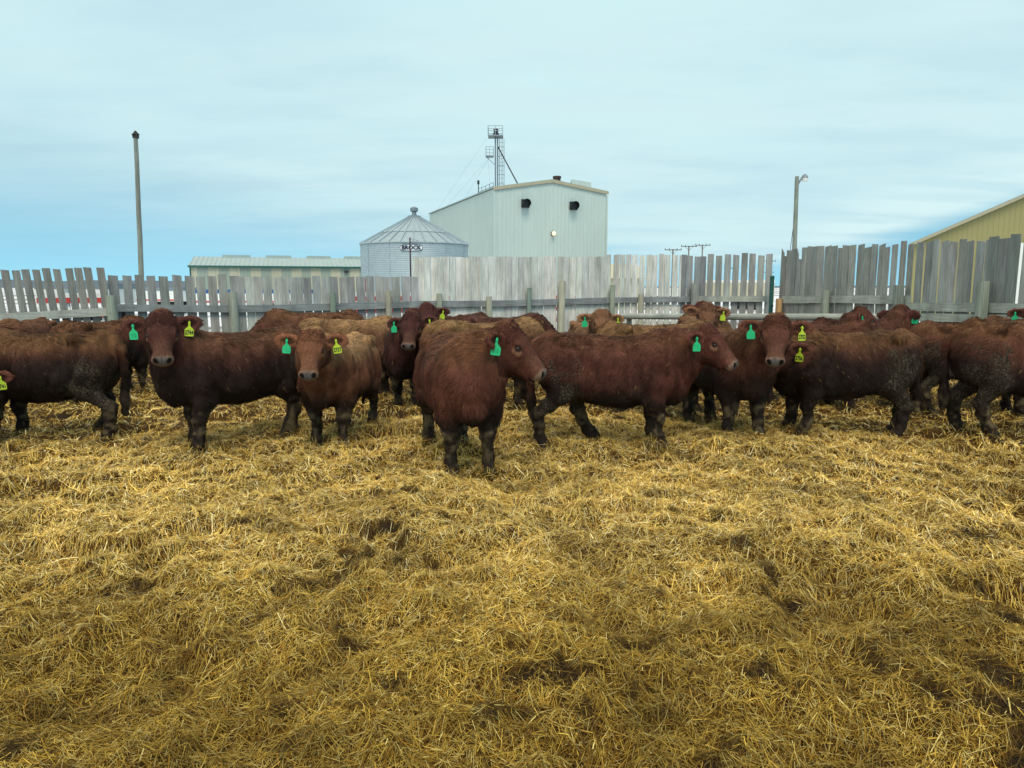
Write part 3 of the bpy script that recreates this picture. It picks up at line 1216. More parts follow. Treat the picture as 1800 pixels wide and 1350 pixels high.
def utility_poles():
    spots = [(1183, 438, 150, "nearest left"), (1211, 432, 158, ""), (1235, 430, 166, ""), (1352, 458, 190, ""), (1351, 478, 250, ""), (1281, 471, 260, "")]
    labs = ["utility pole with crossarm, left one of the row of three above pale fence",
            "utility pole with crossarm, middle one of the row of three",
            "utility pole with crossarm, right one of the row of three above fence",
            "distant utility pole beside the green gate posts, taller of two",
            "distant utility pole beside the green gate posts, shorter of two",
            "distant utility pole seen in the fence gap left of the gate"]
    for (px, py, Y, _), lab in zip(spots, labs):
        t = P(px, py, Y)
        r = empty("utility_pole", (t[0], Y, -.2), label=lab, cat="utility pole", group="utility poles beyond the fence")
        m = MB(r.location)
        m.tube((t[0], Y, -.2), t, .19, .14, 8, (.24, .22, .18))
        m.build("pole_shaft", M["pole_wood"], r)
        m = MB(r.location)
        w = 1.75
        m.beam(t + np.array([-w, -.2, -.15]), t + np.array([w, -.2, -.15]), .12, .16, (.14, .13, .12))
        for s in (-1, 1):
            m.beam(t + np.array([s * .9, -.2, -.2]), t + np.array([0, -.2, -1.0]), .06, .06, (.14, .13, .12))
        ar = m.build("crossarm", M["rail"], r)
        for x in (-w + .1, -.8, .8, w - .1):
            m = MB(r.location)
            m.lathe([(.06, 0), (.10, .1), (.06, .3)], t + np.array([x, -.2, -.07]), 8)
            m.build("insulator", M["galv_dark"], ar)


wood_pole()
lamp_pole()
mast()
utility_poles()


# ------------------------------------------------------------------ things glimpsed behind the fence
def trailer(px0, px1, ytop, ybot, Y, lab, body, band):
    a, b = P(px0, ytop, Y), P(px1, ytop, Y)
    zt, zb = a[2], max(.55, P(px0, ybot, Y)[2])
    cx, w = (a[0] + b[0]) / 2, b[0] - a[0]
    r = empty("parked_trailer", (cx, Y + 1.2, -.2), label=lab, cat="trailer")
    m = MB(r.location)
    m.box((cx, Y + 1.2, zb), w, 2.4, zt - zb - .24)
    m.build("trailer_body", M[body], r)
    m = MB(r.location)
    m.box((cx, Y + 1.2, zt - .24), w + .04, 2.44, .24)
    m.build("top_rail", M[band], r)
    m = MB(r.location)
    m.box((cx, Y - .012, zb + .05), w * .96, .02, .10)
    m.build("reflective_strip", M["red_paint"], r)
    for s in (.62, .78):
        for dy in (.25, 2.15):
            m = MB(r.location)
            c = np.array([a[0] + w * s, Y + dy, .28])
            m.tube(c - np.array([0, .12, 0]), c + np.array([0, .12, 0]), .48, n=20)
            m.build("wheel", M["rubber"], r)


trailer(336, 545, 509, 533, 46, "long white trailer with a blue top rail behind the fence", "white_paint", "blue_paint")
trailer(60, 186, 498, 534, 31, "tall white trailer with a dark top rail left of the wooden pole", "white_paint", "galv_dark")
trailer(212, 318, 505, 530, 50, "small white trailer behind the fence under the wooden pole", "white_paint", "galv_dark")
trailer(1225, 1362, 492, 530, 60, "pale cream trailer behind the fence beside the gate posts", "cream", "white_paint")


def barricade(px0, px1, Y, lab):
    a, b = P(px0, 540, Y), P(px1, 540, Y)
    w = b[0] - a[0]
    cx = (a[0] + b[0]) / 2
    r = empty("striped_barricade", (cx, Y, -.2), label=lab, cat="barricade", group="red and white barricades behind the fence")
    for s in (.1, .9):
        m = MB(r.location)
        m.box((a[0] + w * s, Y + .05, -.2), .09, .07, 1.85)
        m.box((a[0] + w * s, Y + .05, -.2), .12, .9, .08)
        m.build("post", M["galv"], r)
    for j, z in enumerate((.45, .85, 1.25)):
        red, wh = MB(r.location), MB(r.location)
        red.box((cx, Y, z), w, .04, .15)
        wh.box((cx, Y, z + .155), w, .04, .13)
        bd = red.build("red_board", M["red_paint"], r)
        wh.build("white_board", M["white_paint"], r)


for args in ((66, 124, 20.5, "red and white barricade behind the fence at far left end"),
             (128, 186, 20.8, "red and white barricade just left of the grey corner post"),
             (604, 676, 23.5, "red and white barricade behind dark boards beside grain bin"),
             (684, 752, 24.0, "red and white barricade behind the step in the fence height"),
             (770, 842, 25.0, "red and white barricade behind the pale boards below the bin edge"),
             (860, 932, 25.5, "red and white barricade behind pale boards below the mill corner"),
             (960, 1036, 26.0, "red and white barricade behind pale boards below the mill gable")):
    barricade(*args)


def flag_stake(px, ytop, ybot, Y, lab):
    t, b = P(px, ytop, Y), P(px, ybot, Y)
    r = empty("flag_stake", (t[0], Y, -.2), label=lab, cat="flag stake", group="red flag stakes behind the fence")
    m = MB(r.location)
    m.tube((t[0], Y, -.2), t + np.array([0, 0, .03]), .012, n=6)
    m.build("stake", M["galv"], r)
    m = MB(r.location)
    n = 5
    for k in range(n):
        z0, z1 = t[2] + (b[2] - t[2]) * k / n, t[2] + (b[2] - t[2]) * (k + 1) / n
        y0 = .02 * math.sin(k * 1.9)
        m.box((t[0] + .012 + .055, Y + y0, z1), .11, .03, z0 - z1 + .004)
    m.build("flag", M["red_paint"], r)


flag_stake(641, 490, 514, 19.6, "tall red flag on a stake beside the grain bin wall")
flag_stake(607, 503, 515, 19.4, "short red flag on a stake behind the striped shed end")
flag_stake(679, 497, 511, 19.8, "red flag on a stake behind the light fence post")


# ------------------------------------------------------------------ fences
def lerp_tab(tab, x):
    return float(np.interp(x, [t[0] for t in tab], [t[1] for t in tab]))


FB = 1.65  # overall timber value
GREY = (0.235, 0.250, 0.240)
PALE = (0.415, 0.435, 0.410)
DARK = (0.212, 0.222, 0.208)
GREEN = (0.245, 0.275, 0.225)


def fence(lab, pA, pB, runs, rails, posts, lean=0.0):
    """pA, pB = (pixel column, distance). runs: (px0, px1, board px, gap px, [(px, top py)..], colour, jag).
    rails: ([(px, py)..], height px-at-that-place in m, colour). posts: (px, top py, width m, colour, lean)"""
    A = P(pA[0], 505, pA[1])[:2]
    B = P(pB[0], 505, pB[1])[:2]
    mid = (A + B) / 2
    root = empty("windbreak_fence", (*mid, 0), label=lab, cat="fence", group="plank windbreak fences round the pen")
    org = (*mid, 0)
    u = unit(B - A)
    nf = np.array([u[1], -u[0]])
    if np.dot(nf, -mid) < 0:
        nf = -nf                                # towards the pen
    mb = MB(org)
    for px0, px1, bw, gap, top, col, jag in runs:
        x = px0
        while x < px1:
            w_ = bw * random.uniform(.93, 1.07)
            g_ = max(0.15, gap * random.uniform(.85, 1.15))
            l, r = on_line(x, A, B), on_line(x + w_, A, B)
            m_ = (l + r) / 2
            zt = P(x + w_ / 2, lerp_tab(top, x + w_ / 2) + random.gauss(0, jag), m_[1])[2]
            cc = tuple(np.array(col) * FB * random.uniform(.80, 1.16) * np.array([random.uniform(.97, 1.05), 1, random.uniform(.96, 1.03)]))
            th = .024
            dz = random.gauss(0, .006 + .008 * (jag > 2))
            ln = lean * random.uniform(.93, 1.07) + random.gauss(0, .006)
            back = nf * -random.uniform(.03, .045)
            lo = [l + back, r + back, r + back - nf * th, l + back - nf * th]
            tw = u if np.dot(r - l, u) > 0 else -u
            sh = tw * ln * zt
            ped = random.random()
            hi = [(*(lo[0] + sh), zt + dz), (*(lo[1] + sh), zt - dz), (*(lo[2] + sh), zt - dz), (*(lo[3] + sh), zt + dz)]
            if jag > 2 and ped < .15:          # a broken, notched or tapered head
                kind = random.randrange(3)
                f = random.uniform(.35, .65)
                mlo, mhi = l + (r - l) * f, r
                drop = random.uniform(.08, .35) if kind else random.uniform(.05, .12)
                for (a_, b_, zz) in ((l, mlo, zt), (mlo, r, zt - drop)):
                    q = [a_ + back, b_ + back, b_ + back - nf * th, a_ + back - nf * th]
                    mb.hexa([(*p, .04) for p in q], [(*(q[0] + sh), zz), (*(q[1] + sh), zz - (drop * .6 if zz == zt and kind == 2 else .02)),
                                                     (*(q[2] + sh), zz - (drop * .6 if zz == zt and kind == 2 else .02)), (*(q[3] + sh), zz)], cc)
            else:
                mb.hexa([(*p, .04) for p in lo], hi, cc)
            x += w_ + g_
    mb.build("board_panel", M["board"], root)
    for pts, h, col in rails:
        m = MB(org)
        prev = None
        for k in range(len(pts) - 1):
            (xa, ya), (xb, yb) = pts[k], pts[k + 1]
            a, b = on_line(xa, A, B), on_line(xb, A, B)
            za, zb = P(xa, ya, a[1])[2], P(xb, yb, b[1])[2]
            o = nf * .035
            n = 6
            for i in range(n):
                s0, s1 = i / n, (i + 1) / n
                p0 = np.array([*(a + (b - a) * s0 + o), za + (zb - za) * s0])
                p1 = np.array([*(a + (b - a) * s1 + o), za + (zb - za) * s1])
                h0, h1 = h * random.uniform(.93, 1.04), h * random.uniform(.93, 1.04)
                if prev is not None:
                    h0 = prev
                prev = h1
                q0, q1 = np.array([*(nf * .022), 0]), np.array([0, 0, .5])
                lo = [p0 + q0 - q1 * h0, p1 + q0 - q1 * h1, p1 - q0 - q1 * h1, p0 - q0 - q1 * h0]
                hi = [p0 + q0 + q1 * h0, p1 + q0 + q1 * h1, p1 - q0 + q1 * h1, p0 - q0 + q1 * h0]
                m.hexa(lo, hi, tuple(np.array(col) * FB * .95 * random.uniform(.92, 1.08)))
        m.build("rail", M["rail"], root)
    for px, py, w, col, ln in posts:
        q = on_line(px, A, B) + nf * (.06 + w / 2)
        zt = P(px, py, q[1])[2]
        m = MB(org)
        t = np.array([ln, 0, 0])
        n = 5
        for k in range(n):
            z0, z1 = -.2 + (zt + .2) * k / n, -.2 + (zt + .2) * (k + 1) / n
            m.tube(np.array([*q, z0]) + t * (z0 - zt), np.array([*q, z1]) + t * (z1 - zt), w / 2 * (1.06 - .05 * k / n), w / 2 * (1.05 - .05 * (k + 1) / n), 12,
                   tuple(np.array(col) * FB * .85), caps=k in (0, n - 1))
        m.build("post", M["pole_wood"], root)


fence("spaced grey plank fence at the far left, boards leaning outward",
      (-80, 14.2), (190, 15.4),
      [(-480, 187, 14.0, 4.6, [(-480, 475), (-80, 478), (60, 473), (187, 470)], (0.180, 0.185, 0.172), .9)],
      [([(-480, 569), (-80, 562), (0, 558), (186, 548)], .17, (0.29, .31, .28)), ([(-480, 602), (-80, 592), (0, 588), (186, 578)], .14, (.30, .32, .29))],
      [(194, 519, .205, (.24, .28, .23), -.02), (-240, 520, .205, (.24, .28, .23), -.02)], lean=-.085)
fence("grey plank fence with dark rail in front of the striped shed",
      (186, 15.6), (728, 18.2),
      [(194, 346, 16.5, 6.0, [(194, 483), (346, 486)], (0.165, 0.178, 0.172), 1.0),
       (348, 416, 16.0, 4.0, [(346, 485), (416, 484)], (0.20, 0.21, 0.197), 1.5),
       (417, 520, 14.5, 1.0, [(417, 487), (520, 487)], (0.29, 0.305, 0.285), .5),
       (521, 726, 14.5, 1.4, [(520, 488), (726, 486)], (0.225, 0.238, 0.232), .8)],
      [([(203, 541), (400, 543), (570, 540)], .165, (0.17, .195, .195)), ([(570, 540), (726, 535)], .165, (.17, .19, .195))],
      [(408, 513, .20, (.25, .28, .235), -.01), (583, 514, .145, (.17, .22, .18), 0), (681, 511, .15, (.33, .33, .255), .01)], lean=-.02)
fence("tall pale new plank fence in front of the mill and the bin",
      (724, 18.2), (1066, 20.0),
      [(725, 1064, 10.6, .45, [(725, 452), (860, 451), (1066, 451)], PALE, .45)],
      [([(724, 535), (900, 533), (1066, 528)], .165, (0.17, .19, .195))],
      [(770, 516, .145, (.27, .30, .24), 0), (857, 521, .15, (.33, .34, .27), 0), (928, 506, .12, (.19, .25, .22), .01), (985, 494, .17, (.37, .375, .29), .02)])
fence("tall open plank fence, pale then dark, left of the green gate posts",
      (1064, 20.0), (1352, 21.0),
      [(1066, 1098, 9.0, 3.2, [(1066, 448), (1098, 447)], PALE, .8), (1100, 1196, 9.6, 2.2, [(1099, 448), (1196, 447)], PALE, .8),
       (1198, 1244, 9.5, 2.0, [(1198, 448), (1244, 449)], (.185, .20, .21), .9),
       (1244, 1348, 10.5, 4.2, [(1244, 449), (1350, 446)], (.20, .215, .205), 1.6)],
      [([(1066, 528), (1216, 526)], .16, (0.17, .19, .195)), ([(1216, 526), (1350, 525)], .17, (.26, .28, .255))],
      [(1074, 501, .14, (.24, .28, .22), 0), (1124, 517, .16, (.34, .34, .27), 0), (1217, 499, .20, (.25, .27, .245), 0)])
fence("old dark ragged plank fence right of the gate with notched boards",
      (1366, 20.6), (1604, 16.2),
      [(1368, 1420, 8.2, .7, [(1368, 436), (1380, 438), (1420, 436)], DARK, 2.2), (1421, 1475, 10.5, .8, [(1420, 434), (1475, 433)], DARK, 1.8),
       (1475, 1545, 10.5, 1.8, [(1475, 433), (1545, 430)], DARK, 2.6), (1546, 1602, 9.5, 5.0, [(1545, 431), (1602, 426)], DARK, 2.6)],
      [([(1378, 527), (1460, 526), (1604, 527)], .20, (0.27, .295, .26))],
      [(1378, 525, .17, (.40, .25, .12), 0), (1461, 510, .20, (.23, .265, .225), 0), (1590, 501, .22, (.20, .235, .205), -.05)])
fence("old dark plank fence at the far right in front of the yellow barn",
      (1600, 16.2), (1860, 12.6),
      [(1605, 1660, 11.0, 2.6, [(1605, 427), (1660, 424)], DARK, 2.4), (1661, 1728, 13.0, 3.0, [(1660, 424), (1728, 419)], DARK, 2.6),
       (1729, 1782, 18.0, .8, [(1728, 418), (1782, 412)], (.175, .195, .185), 1.5), (1788, 2300, 21.0, 2.0, [(1786, 411), (1860, 404), (2300, 362)], DARK, 1.5)],
      [([(1598, 539), (1742, 541), (1860, 544), (2300, 559)], .19, (0.26, .285, .25)), ([(1598, 557), (1742, 560), (1860, 563), (2300, 585)], .17, (0.25, .275, .24))],
      [(1742, 494, .21, (.215, .25, .21), 0), (1855, 500, .22, (.22, .25, .21), 0)])


def log_rail():
    A, B = P(1095, 556, 17.2), P(1575, 558, 15.2)
    root = empty("log_rail", (*((A + B) / 2)[:2], 0), label="low pale log rail running before the fence behind the cattle", cat="rail")
    m = MB(root.location)
    m.tube(A, B, .07, .08, 12, (.33, .36, .32))
    m.build("log", M["rail"], root)
    for s in (.03, .36, .68, .97):
        q = A + (B - A) * s
        m = MB(root.location)
        m.tube((q[0], q[1] + .14, -.2), (q[0], q[1] + .14, q[2] + .05), .07, .065, 10, (.25, .27, .22))
        m.build("post", M["pole_wood"], root)


log_rail()


def gate_post(px, py, Y, lab):
    t = P(px, py, Y)
    r = empty("steel_gate_post", (t[0], Y, -.2), label=lab, cat="gate post", group="green steel gate posts")
    m = MB(r.location)
    m.tube((t[0], Y, -.2), t, .06, n=12)
    m.lathe([(.066, 0), (.066, .03), (.03, .06)], t, 12)
    m.build("post_tube", M["green_steel"], r)
    m = MB(r.location)
    for z in (.5, 1.15):
        m.box((t[0], Y - .05, z), .05, .16, .05)
    m.build("hinge", M["dark_metal"], r)


gate_post(1357.5, 488, 20.6, "taller dark green steel post in the fence opening")
gate_post(1350, 512, 21.4, "shorter dark green steel post beside the fence end")


# ================================================================== CATTLE
def surface_nets(Fd, org, h):
    S = Fd < 0
    n0, n1, n2 = Fd.shape
    cnt = np.zeros((n0 - 1, n1 - 1, n2 - 1), np.int8)
    for a in (0, 1):
        for b in (0, 1):
            for c in (0, 1):
                cnt += S[a:n0 - 1 + a, b:n1 - 1 + b, c:n2 - 1 + c]
    act = (cnt > 0) & (cnt < 8)
    ijk = np.argwhere(act)
    idx = np.full(act.shape, -1, np.int32)
    idx[act] = np.arange(len(ijk))
    acc = np.zeros((len(ijk), 3))
    num = np.zeros(len(ijk))
    corners = [(a, b, c) for a in (0, 1) for b in (0, 1) for c in (0, 1)]
    vals = {c: Fd[ijk[:, 0] + c[0], ijk[:, 1] + c[1], ijk[:, 2] + c[2]] for c in corners}
    for c in corners:
        for ax in range(3):
            if c[ax] == 0:
                d = list(c)
                d[ax] = 1
                v0, v1 = vals[c], vals[tuple(d)]
                x = (v0 < 0) != (v1 < 0)
                t = np.where(x, v0 / np.where(x, v0 - v1, 1), 0)
                p = np.tile(np.array(c, float), (len(ijk), 1))
                p[:, ax] += t
                acc[x] += p[x]
                num[x] += 1
    V = org + h * (ijk + acc / num[:, None])
    quads = []
    for ax in range(3):
        A = np.moveaxis(S, ax, 0)
        I = np.moveaxis(idx, ax, 0)
        s0, s1 = A[:-1, 1:-1, 1:-1], A[1:, 1:-1, 1:-1]
        q00, q10, q11, q01 = I[:, :-1, :-1], I[:, 1:, :-1], I[:, 1:, 1:], I[:, :-1, 1:]
        x = s0 != s1
        Q = np.stack([q00[x], q10[x], q11[x], q01[x]], -1)
        flip = s1[x]
        if ax == 1:
            flip = ~flip
        Q[flip] = Q[flip][:, ::-1]
        quads.append(Q)
    return V, np.concatenate(quads)


class Field:
    def __init__(self, lo, hi, h):
        self.lo, self.h = np.array(lo, float), h
        self.n = np.ceil((np.array(hi) - self.lo) / h).astype(int) + 1
        self.F = np.full(tuple(self.n), 0.5, np.float32)

    def block(self, lo, hi, pad):
        a = np.clip(np.floor((np.array(lo) - pad - self.lo) / self.h).astype(int), 0, self.n)
        b = np.clip(np.ceil((np.array(hi) + pad - self.lo) / self.h).astype(int) + 1, 0, self.n)
        sl = tuple(slice(a[i], b[i]) for i in range(3))
        g = [(self.lo[i] + self.h * np.arange(a[i], b[i])).astype(np.float32) for i in range(3)]
        return sl, g[0][:, None, None], g[1][None, :, None], g[2][None, None, :]

    def put(self, sl, d, k, cut=False):
        f = self.F[sl]
        if cut:
            d = -d
            hh = np.maximum(k - np.abs(f - d), 0) / k
            self.F[sl] = np.maximum(f, d) + hh * hh * k * .25
        else:
            hh = np.maximum(k - np.abs(f - d), 0) / k
            self.F[sl] = np.minimum(f, d) - hh * hh * k * .25

    def cone(self, a, b, ra, rb, k=.04, flat=None):
        """round cone; flat=(axis, factor) squeezes it across an axis"""
        a, b = np.asarray(a, float), np.asarray(b, float)
        r = max(ra, rb)
        sl, x, y, z = self.block(np.minimum(a, b) - r, np.maximum(a, b) + r, k + .03)
        if self.F[sl].size == 0:
            return
        d = b - a
        q = float(d @ d) + 1e-9
        px, py, pz = x - a[0], y - a[1], z - a[2]
        t = np.clip((px * d[0] + py * d[1] + pz * d[2]) / q, 0, 1)
        ex, ey, ez = px - t * d[0], py - t * d[1], pz - t * d[2]
        if flat:
            if flat[0] == 1:
                ey = ey * flat[1]
            elif flat[0] == 0:
                ex = ex * flat[1]
        dist = np.sqrt(ex * ex + ey * ey + ez * ez) - (ra + (rb - ra) * t)
        if flat:
            dist = dist / flat[1] ** .5
        self.put(sl, dist.astype(np.float32), k)

    def ell(self, c, ax, rad, k=.04, cut=False):
        """ellipsoid with axes (3 unit vectors) and radii"""
        c = np.asarray(c, float)
        ax = [np.asarray(a, float) for a in ax]
        ext = np.sqrt(sum((a * r) ** 2 for a, r in zip(ax, rad)))
        sl, x, y, z = self.block(c - ext, c + ext, k + .03)
        if self.F[sl].size == 0:
            return
        px, py, pz = x - c[0], y - c[1], z - c[2]
        s = 0
        g = 0
        for a, r in zip(ax, rad):
            w = (px * a[0] + py * a[1] + pz * a[2]) / r
            s = s + w * w
            g = g + (w / r) ** 2
        q = np.sqrt(s)
        d = q * (q - 1) / np.maximum(np.sqrt(g), 1e-6)
        self.put(sl, d.astype(np.float32), k, cut)

    def loft(self, tab, k=.04):
        """trunk: rows x, z top, z bottom, half width; superelliptic sections"""
        T = np.array(tab)
        xs = np.linspace(T[0, 0], T[-1, 0], 160)

        def cub(col):
            # monotone-ish smooth interpolation
            y = np.interp(xs, T[:, 0], T[:, col])
            ker = np.hanning(17)
            ker /= ker.sum()
            yp = np.pad(y, 8, mode="edge")
            return np.convolve(yp, ker, "valid")
        top, bot, hw = cub(1), cub(2), cub(3)
        sl, x, y, z = self.block((T[0, 0], -T[:, 3].max(), T[:, 2].min()), (T[-1, 0], T[:, 3].max(), T[:, 1].max()), k + .05)
        xv = x.ravel()
        over = np.maximum(np.maximum(T[0, 0] - xv, xv - T[-1, 0]), 0)[:, None, None]
        t_, b_, w_ = (np.interp(xv, xs, v)[:, None, None] for v in (top, bot, hw))
        zc, hh = (t_ * .46 + b_ * .54), None
        hu, hd = t_ - zc, zc - b_
        zz = z - zc
        w_ = w_ * (1 - .30 * sstep(.25, .60, xv)[:, None, None] * np.clip(-zz / np.maximum(hd, .01), 0, 1))   # the chest narrows to the brisket
        q = (np.abs(y) / w_) ** 2.25 + (np.abs(zz) / np.where(zz > 0, hu, hd)) ** 2.25
        q = q ** (1 / 2.25)
        d = (q - 1) * np.minimum(w_, hu) * .95
        d = np.where(over > 0, np.sqrt(np.maximum(d, 0) ** 2 + over ** 2), d)
        self.put(sl, d.astype(np.float32), k)


TRUNK = [(-.84, 1.06, .86, .06), (-.80, 1.15, .72, .155), (-.72, 1.205, .63, .235), (-.58, 1.245, .565, .280), (-.42, 1.225, .515, .290), (-.20, 1.21, .49, .325),
         (.05, 1.205, .465, .345), (.25, 1.22, .475, .33), (.42, 1.255, .485, .295), (.55, 1.245, .515, .255), (.66, 1.19, .55, .21), (.74, 1.10, .60, .15), (.79, 1.00, .67, .06)]

FEET = []                                          # where hooves press into the bedding
HIND, FORE = -.60, .44


def cow(name_label, front, heading, head=None, s=1.0, tone=(0.125, 0.046, 0.029), back=(0.20, 0.105, 0.046), mudv=.6, tags=(None, None), steps=(0, 0, 0, 0),
        near=1, face=(0, 55), lowhead=None, seed=0, belly=1.0, tailswing=0.0, dustv=.5, group="red brown cattle in the straw pen", wool=1.0, lowz=1.0, chest=.7, hs=1.0):
    """front: plan point between the forefeet. heading: degrees, 0 = towards the camera, 90 = towards +X.
    head: world point of the poll; face: (world yaw, pitch down) in degrees. tags: (viewer-independent) text of (left ear, right ear)
    as ('g'|'y', text) or None."""
    R = np.random.default_rng(seed + 100)
    psi = math.radians(heading)
    f = np.array([math.sin(psi), -math.cos(psi)])
    lf = np.array([-f[1], f[0]])
    o2 = np.asarray(front[:2]) - f * FORE * s

    def wpt(x, y):
        return o2 + f * x * s + lf * y * s
    feet = [(FORE + steps[0], .165), (FORE + steps[1], -.165), (HIND + steps[2], .165), (HIND + steps[3], -.165)]
    gz = []
    for x, y in feet:
        q = wpt(x, y)
        gx, gy = np.meshgrid(np.linspace(-.1, .1, 5), np.linspace(-.1, .1, 5))
        FEET.append((q[0], q[1]))
        gz.append(float(Hmap((q[0] + gx).ravel(), (q[1] + gy).ravel()).mean()) - .012)
    z0 = float(np.mean(gz)) - .025
    base = np.array([o2[0], o2[1], z0])
    Rm = np.array([[f[0], lf[0], 0], [f[1], lf[1], 0], [0, 0, 1.0]])

    def to_local(p):
        return Rm.T @ (np.asarray(p, float) - base) / s
    if head is not None:
        p0 = to_local(head)
    else:
        p0 = np.array(lowhead if lowhead is not None else (1.0, .0, 1.0))
    al, be = math.radians(face[0]), math.radians(face[1])
    if head is not None:                      # a turned head is given relative to the line towards the photographer
        al -= math.atan2(head[0], head[1])
    roll = math.radians(face[2]) if len(face) > 2 else 0.0
    d = Rm.T @ np.array([math.sin(al) * math.cos(be), -math.cos(al) * math.cos(be), -math.sin(be)])
    upw = np.array([0, 0, 1.0])
    c = upw - d * (upw @ d)
    c /= np.linalg.norm(c)
    b = np.cross(c, d)
    if roll:
        b, c = b * math.cos(roll) + c * math.sin(roll), c * math.cos(roll) - b * math.sin(roll)
    HS = .99 * hs
    hp = lambda a_, b_, c_: p0 + HS * (d * a_ * .94 + b * b_ * 1.05 + c * c_)   # broad, short faced breed
    dh = np.array([d[0], d[1], 0.0])
    dh /= np.linalg.norm(dh) + 1e-9
    h = {1: .0135, 2: .017, 3: .023}[near]
    pts = np.array([hp(.55, 0, 0), hp(.1, .4, 0), hp(.1, -.4, 0), hp(-.1, 0, 0)])
    zlo = min(g - z0 for g in gz) / s - .1
    lo = np.array([-1.06, -.48, zlo])
    hi = np.array([.92, .48, 1.4])
    lo = np.minimum(lo, pts.min(0) - .16)
    hi = np.maximum(hi, pts.max(0) + .16)
    Fd = Field(lo, hi, h)
    # trunk
    Fd.loft(TRUNK, .05)
    Fd.cone((-.12, 0, .63), (.15, 0, .61), .15 * belly, .14 * belly, .1)
    for sd in (1, -1):                                            # haunch, hip bone, shoulder
        Fd.ell((-.60, .135 * sd, .87), np.eye(3), (.205, .155, .29), .09)
        Fd.ell((-.50, .225 * sd, 1.175), np.eye(3), (.085, .05, .05), .06)
        Fd.ell((.47, .165 * sd, .86), np.eye(3), (.17, .135, .28), .09)
    Fd.cone((-.80, 0, 1.13), (-.66, 0, 1.205), .05, .06, .06)
    for sd in (1, -1):                                            # hollows before the hip and behind the shoulder
        Fd.ell((-.33, .375 * sd, .95), np.eye(3), (.11, .085, .15), .09, cut=True)
        Fd.ell((.235, .415 * sd, .80), np.eye(3), (.06, .085, .22), .09, cut=True)
    # tail
    tw = tailswing
    tl = [(-.80, 0, 1.15), (-.875, tw * .1, 1.06), (-.895, tw * .5, .80), (-.885, tw, .52), (-.88, tw * 1.1, .32)]
    for i in range(4):
        Fd.cone(tl[i], tl[i + 1], (.045, .032, .026, .042)[i], (.032, .026, .034, .03)[i], .025)
    # legs
    for i, (x, y) in enumerate(feet):
        z = (gz[i] - z0) / s
        dx = x - (FORE if i < 2 else HIND)
        yy = y
        sg = 1 if y > 0 else -1
        if i < 2:
            J = [((FORE + .02 + dx * .15), .185 * sg, .74, .145), (FORE - .02 + dx * .3, yy * 1.12, .56, .112), (FORE + .0 + dx * .45, yy * 1.05, .45, .083), (FORE + .015 + dx * .62, yy, .355 + z * .5, .073), (FORE + .0 + dx * .8, yy, .25 + z * .8, .055), (FORE + .005 + dx * .92, yy, .135 + z, .055),
                 (FORE + .03 + dx, yy, .07 + z, .058), (FORE + .05 + dx, yy, .01 + z, .074)]
        else:
            J = [(HIND + .04 + dx * .12, .15 * sg, .78, .17), (HIND + .10 + dx * .35, yy * 1.06, .62, .125), (HIND - .005 + dx * .5, yy * 1.03, .50, .084), (HIND - .095 + dx * .75, yy, .40 + z * .5, .068),
                 (HIND - .075 + dx * .85, yy, .27 + z * .8, .056), (HIND - .05 + dx * .95, yy, .14 + z, .055), (HIND - .005 + dx, yy, .07 + z, .058), (HIND + .02 + dx, yy, .01 + z, .074)]
        for j in range(len(J) - 1):
            Fd.cone(J[j][:3], J[j + 1][:3], J[j][3], J[j + 1][3], .05 if j < 2 else .03)
    # neck
    back_pt = p0 - dh * .10 - upw * .115
    throat = hp(.10, 0, -.15) - upw * .0 - dh * .03
    wb = np.array([.50, 0, 1.03])
    bb = np.array([.62, 0, .84])
    mid = (wb + back_pt) / 2 + np.array([.03, 0, .0])
    Fd.cone(wb, mid, .23, .205, .10)
    Fd.cone(mid, back_pt, .205, .150, .09)
    mid2 = (bb + throat) / 2
    Fd.cone(bb, mid2, .20, .165, .09)
    Fd.cone(mid2, throat, .165, .11, .08)
    Fd.cone((bb + mid2) / 2 + np.array([.05, 0, -.04]), (mid + throat) / 2, .15, .12, .08)
    Fd.cone((.69, 0, .66), mid2 + np.array([.04, 0, -.13]), .085, .065, .07)   # dewlap
    Fd.ell((.64, 0, .66), np.eye(3), (.11, .10, .15), .10)                     # brisket
    # head
    A3 = (d, b, c)
    fw, mw = R.uniform(.95, 1.06), R.uniform(.94, 1.06)
    Fd.ell(hp(.03, 0, -.01), A3, (.125, .146 * fw, .118), .05)
    Fd.ell(hp(.15, 0, -.015), A3, (.15, .134 * fw, .105), .05)
    Fd.cone(hp(.14, 0, .002), hp(.40, 0, -.016), .104, .080, .05)
    Fd.cone(hp(.08, 0, -.155), hp(.37, 0, -.092), .108, .066, .06)
    for sd in (1, -1):
        Fd.ell(hp(.15, .070 * sd, -.10), A3, (.125, .065, .105), .05)
        Fd.ell(hp(.165, .105 * sd, .045), A3, (.05, .030, .026), .03)          # brow
        Fd.ell(hp(.20, .108 * sd, .004), A3, (.045, .026, .03), .03)           # below the eye
    Fd.ell(hp(.435, 0, -.030), A3, (.070, .102 * mw, .072), .03)
    Fd.ell(hp(.42, 0, -.092), A3, (.062, .078, .042), .03)
    for sd in (1, -1):
        Fd.ell(hp(.462, .058 * sd, .008), A3, (.036, .036, .034), .025)
        Fd.ell(hp(.494, .060 * sd, .026), A3, (.024, .019, .022), .012, cut=True)
        Fd.ell(hp(.178, .142 * sd, .030), A3, (.030, .026, .024), .015, cut=True)
    Fd.ell(hp(.50, 0, -.083), A3, (.05, .07, .007), .012, cut=True)            # mouth line
    Fd.ell(hp(-.02, 0, .045), A3, (.085, .095, .062 * wool), .05)              # curly poll
    ears = []
    fwd = dh * .94 + upw * .10
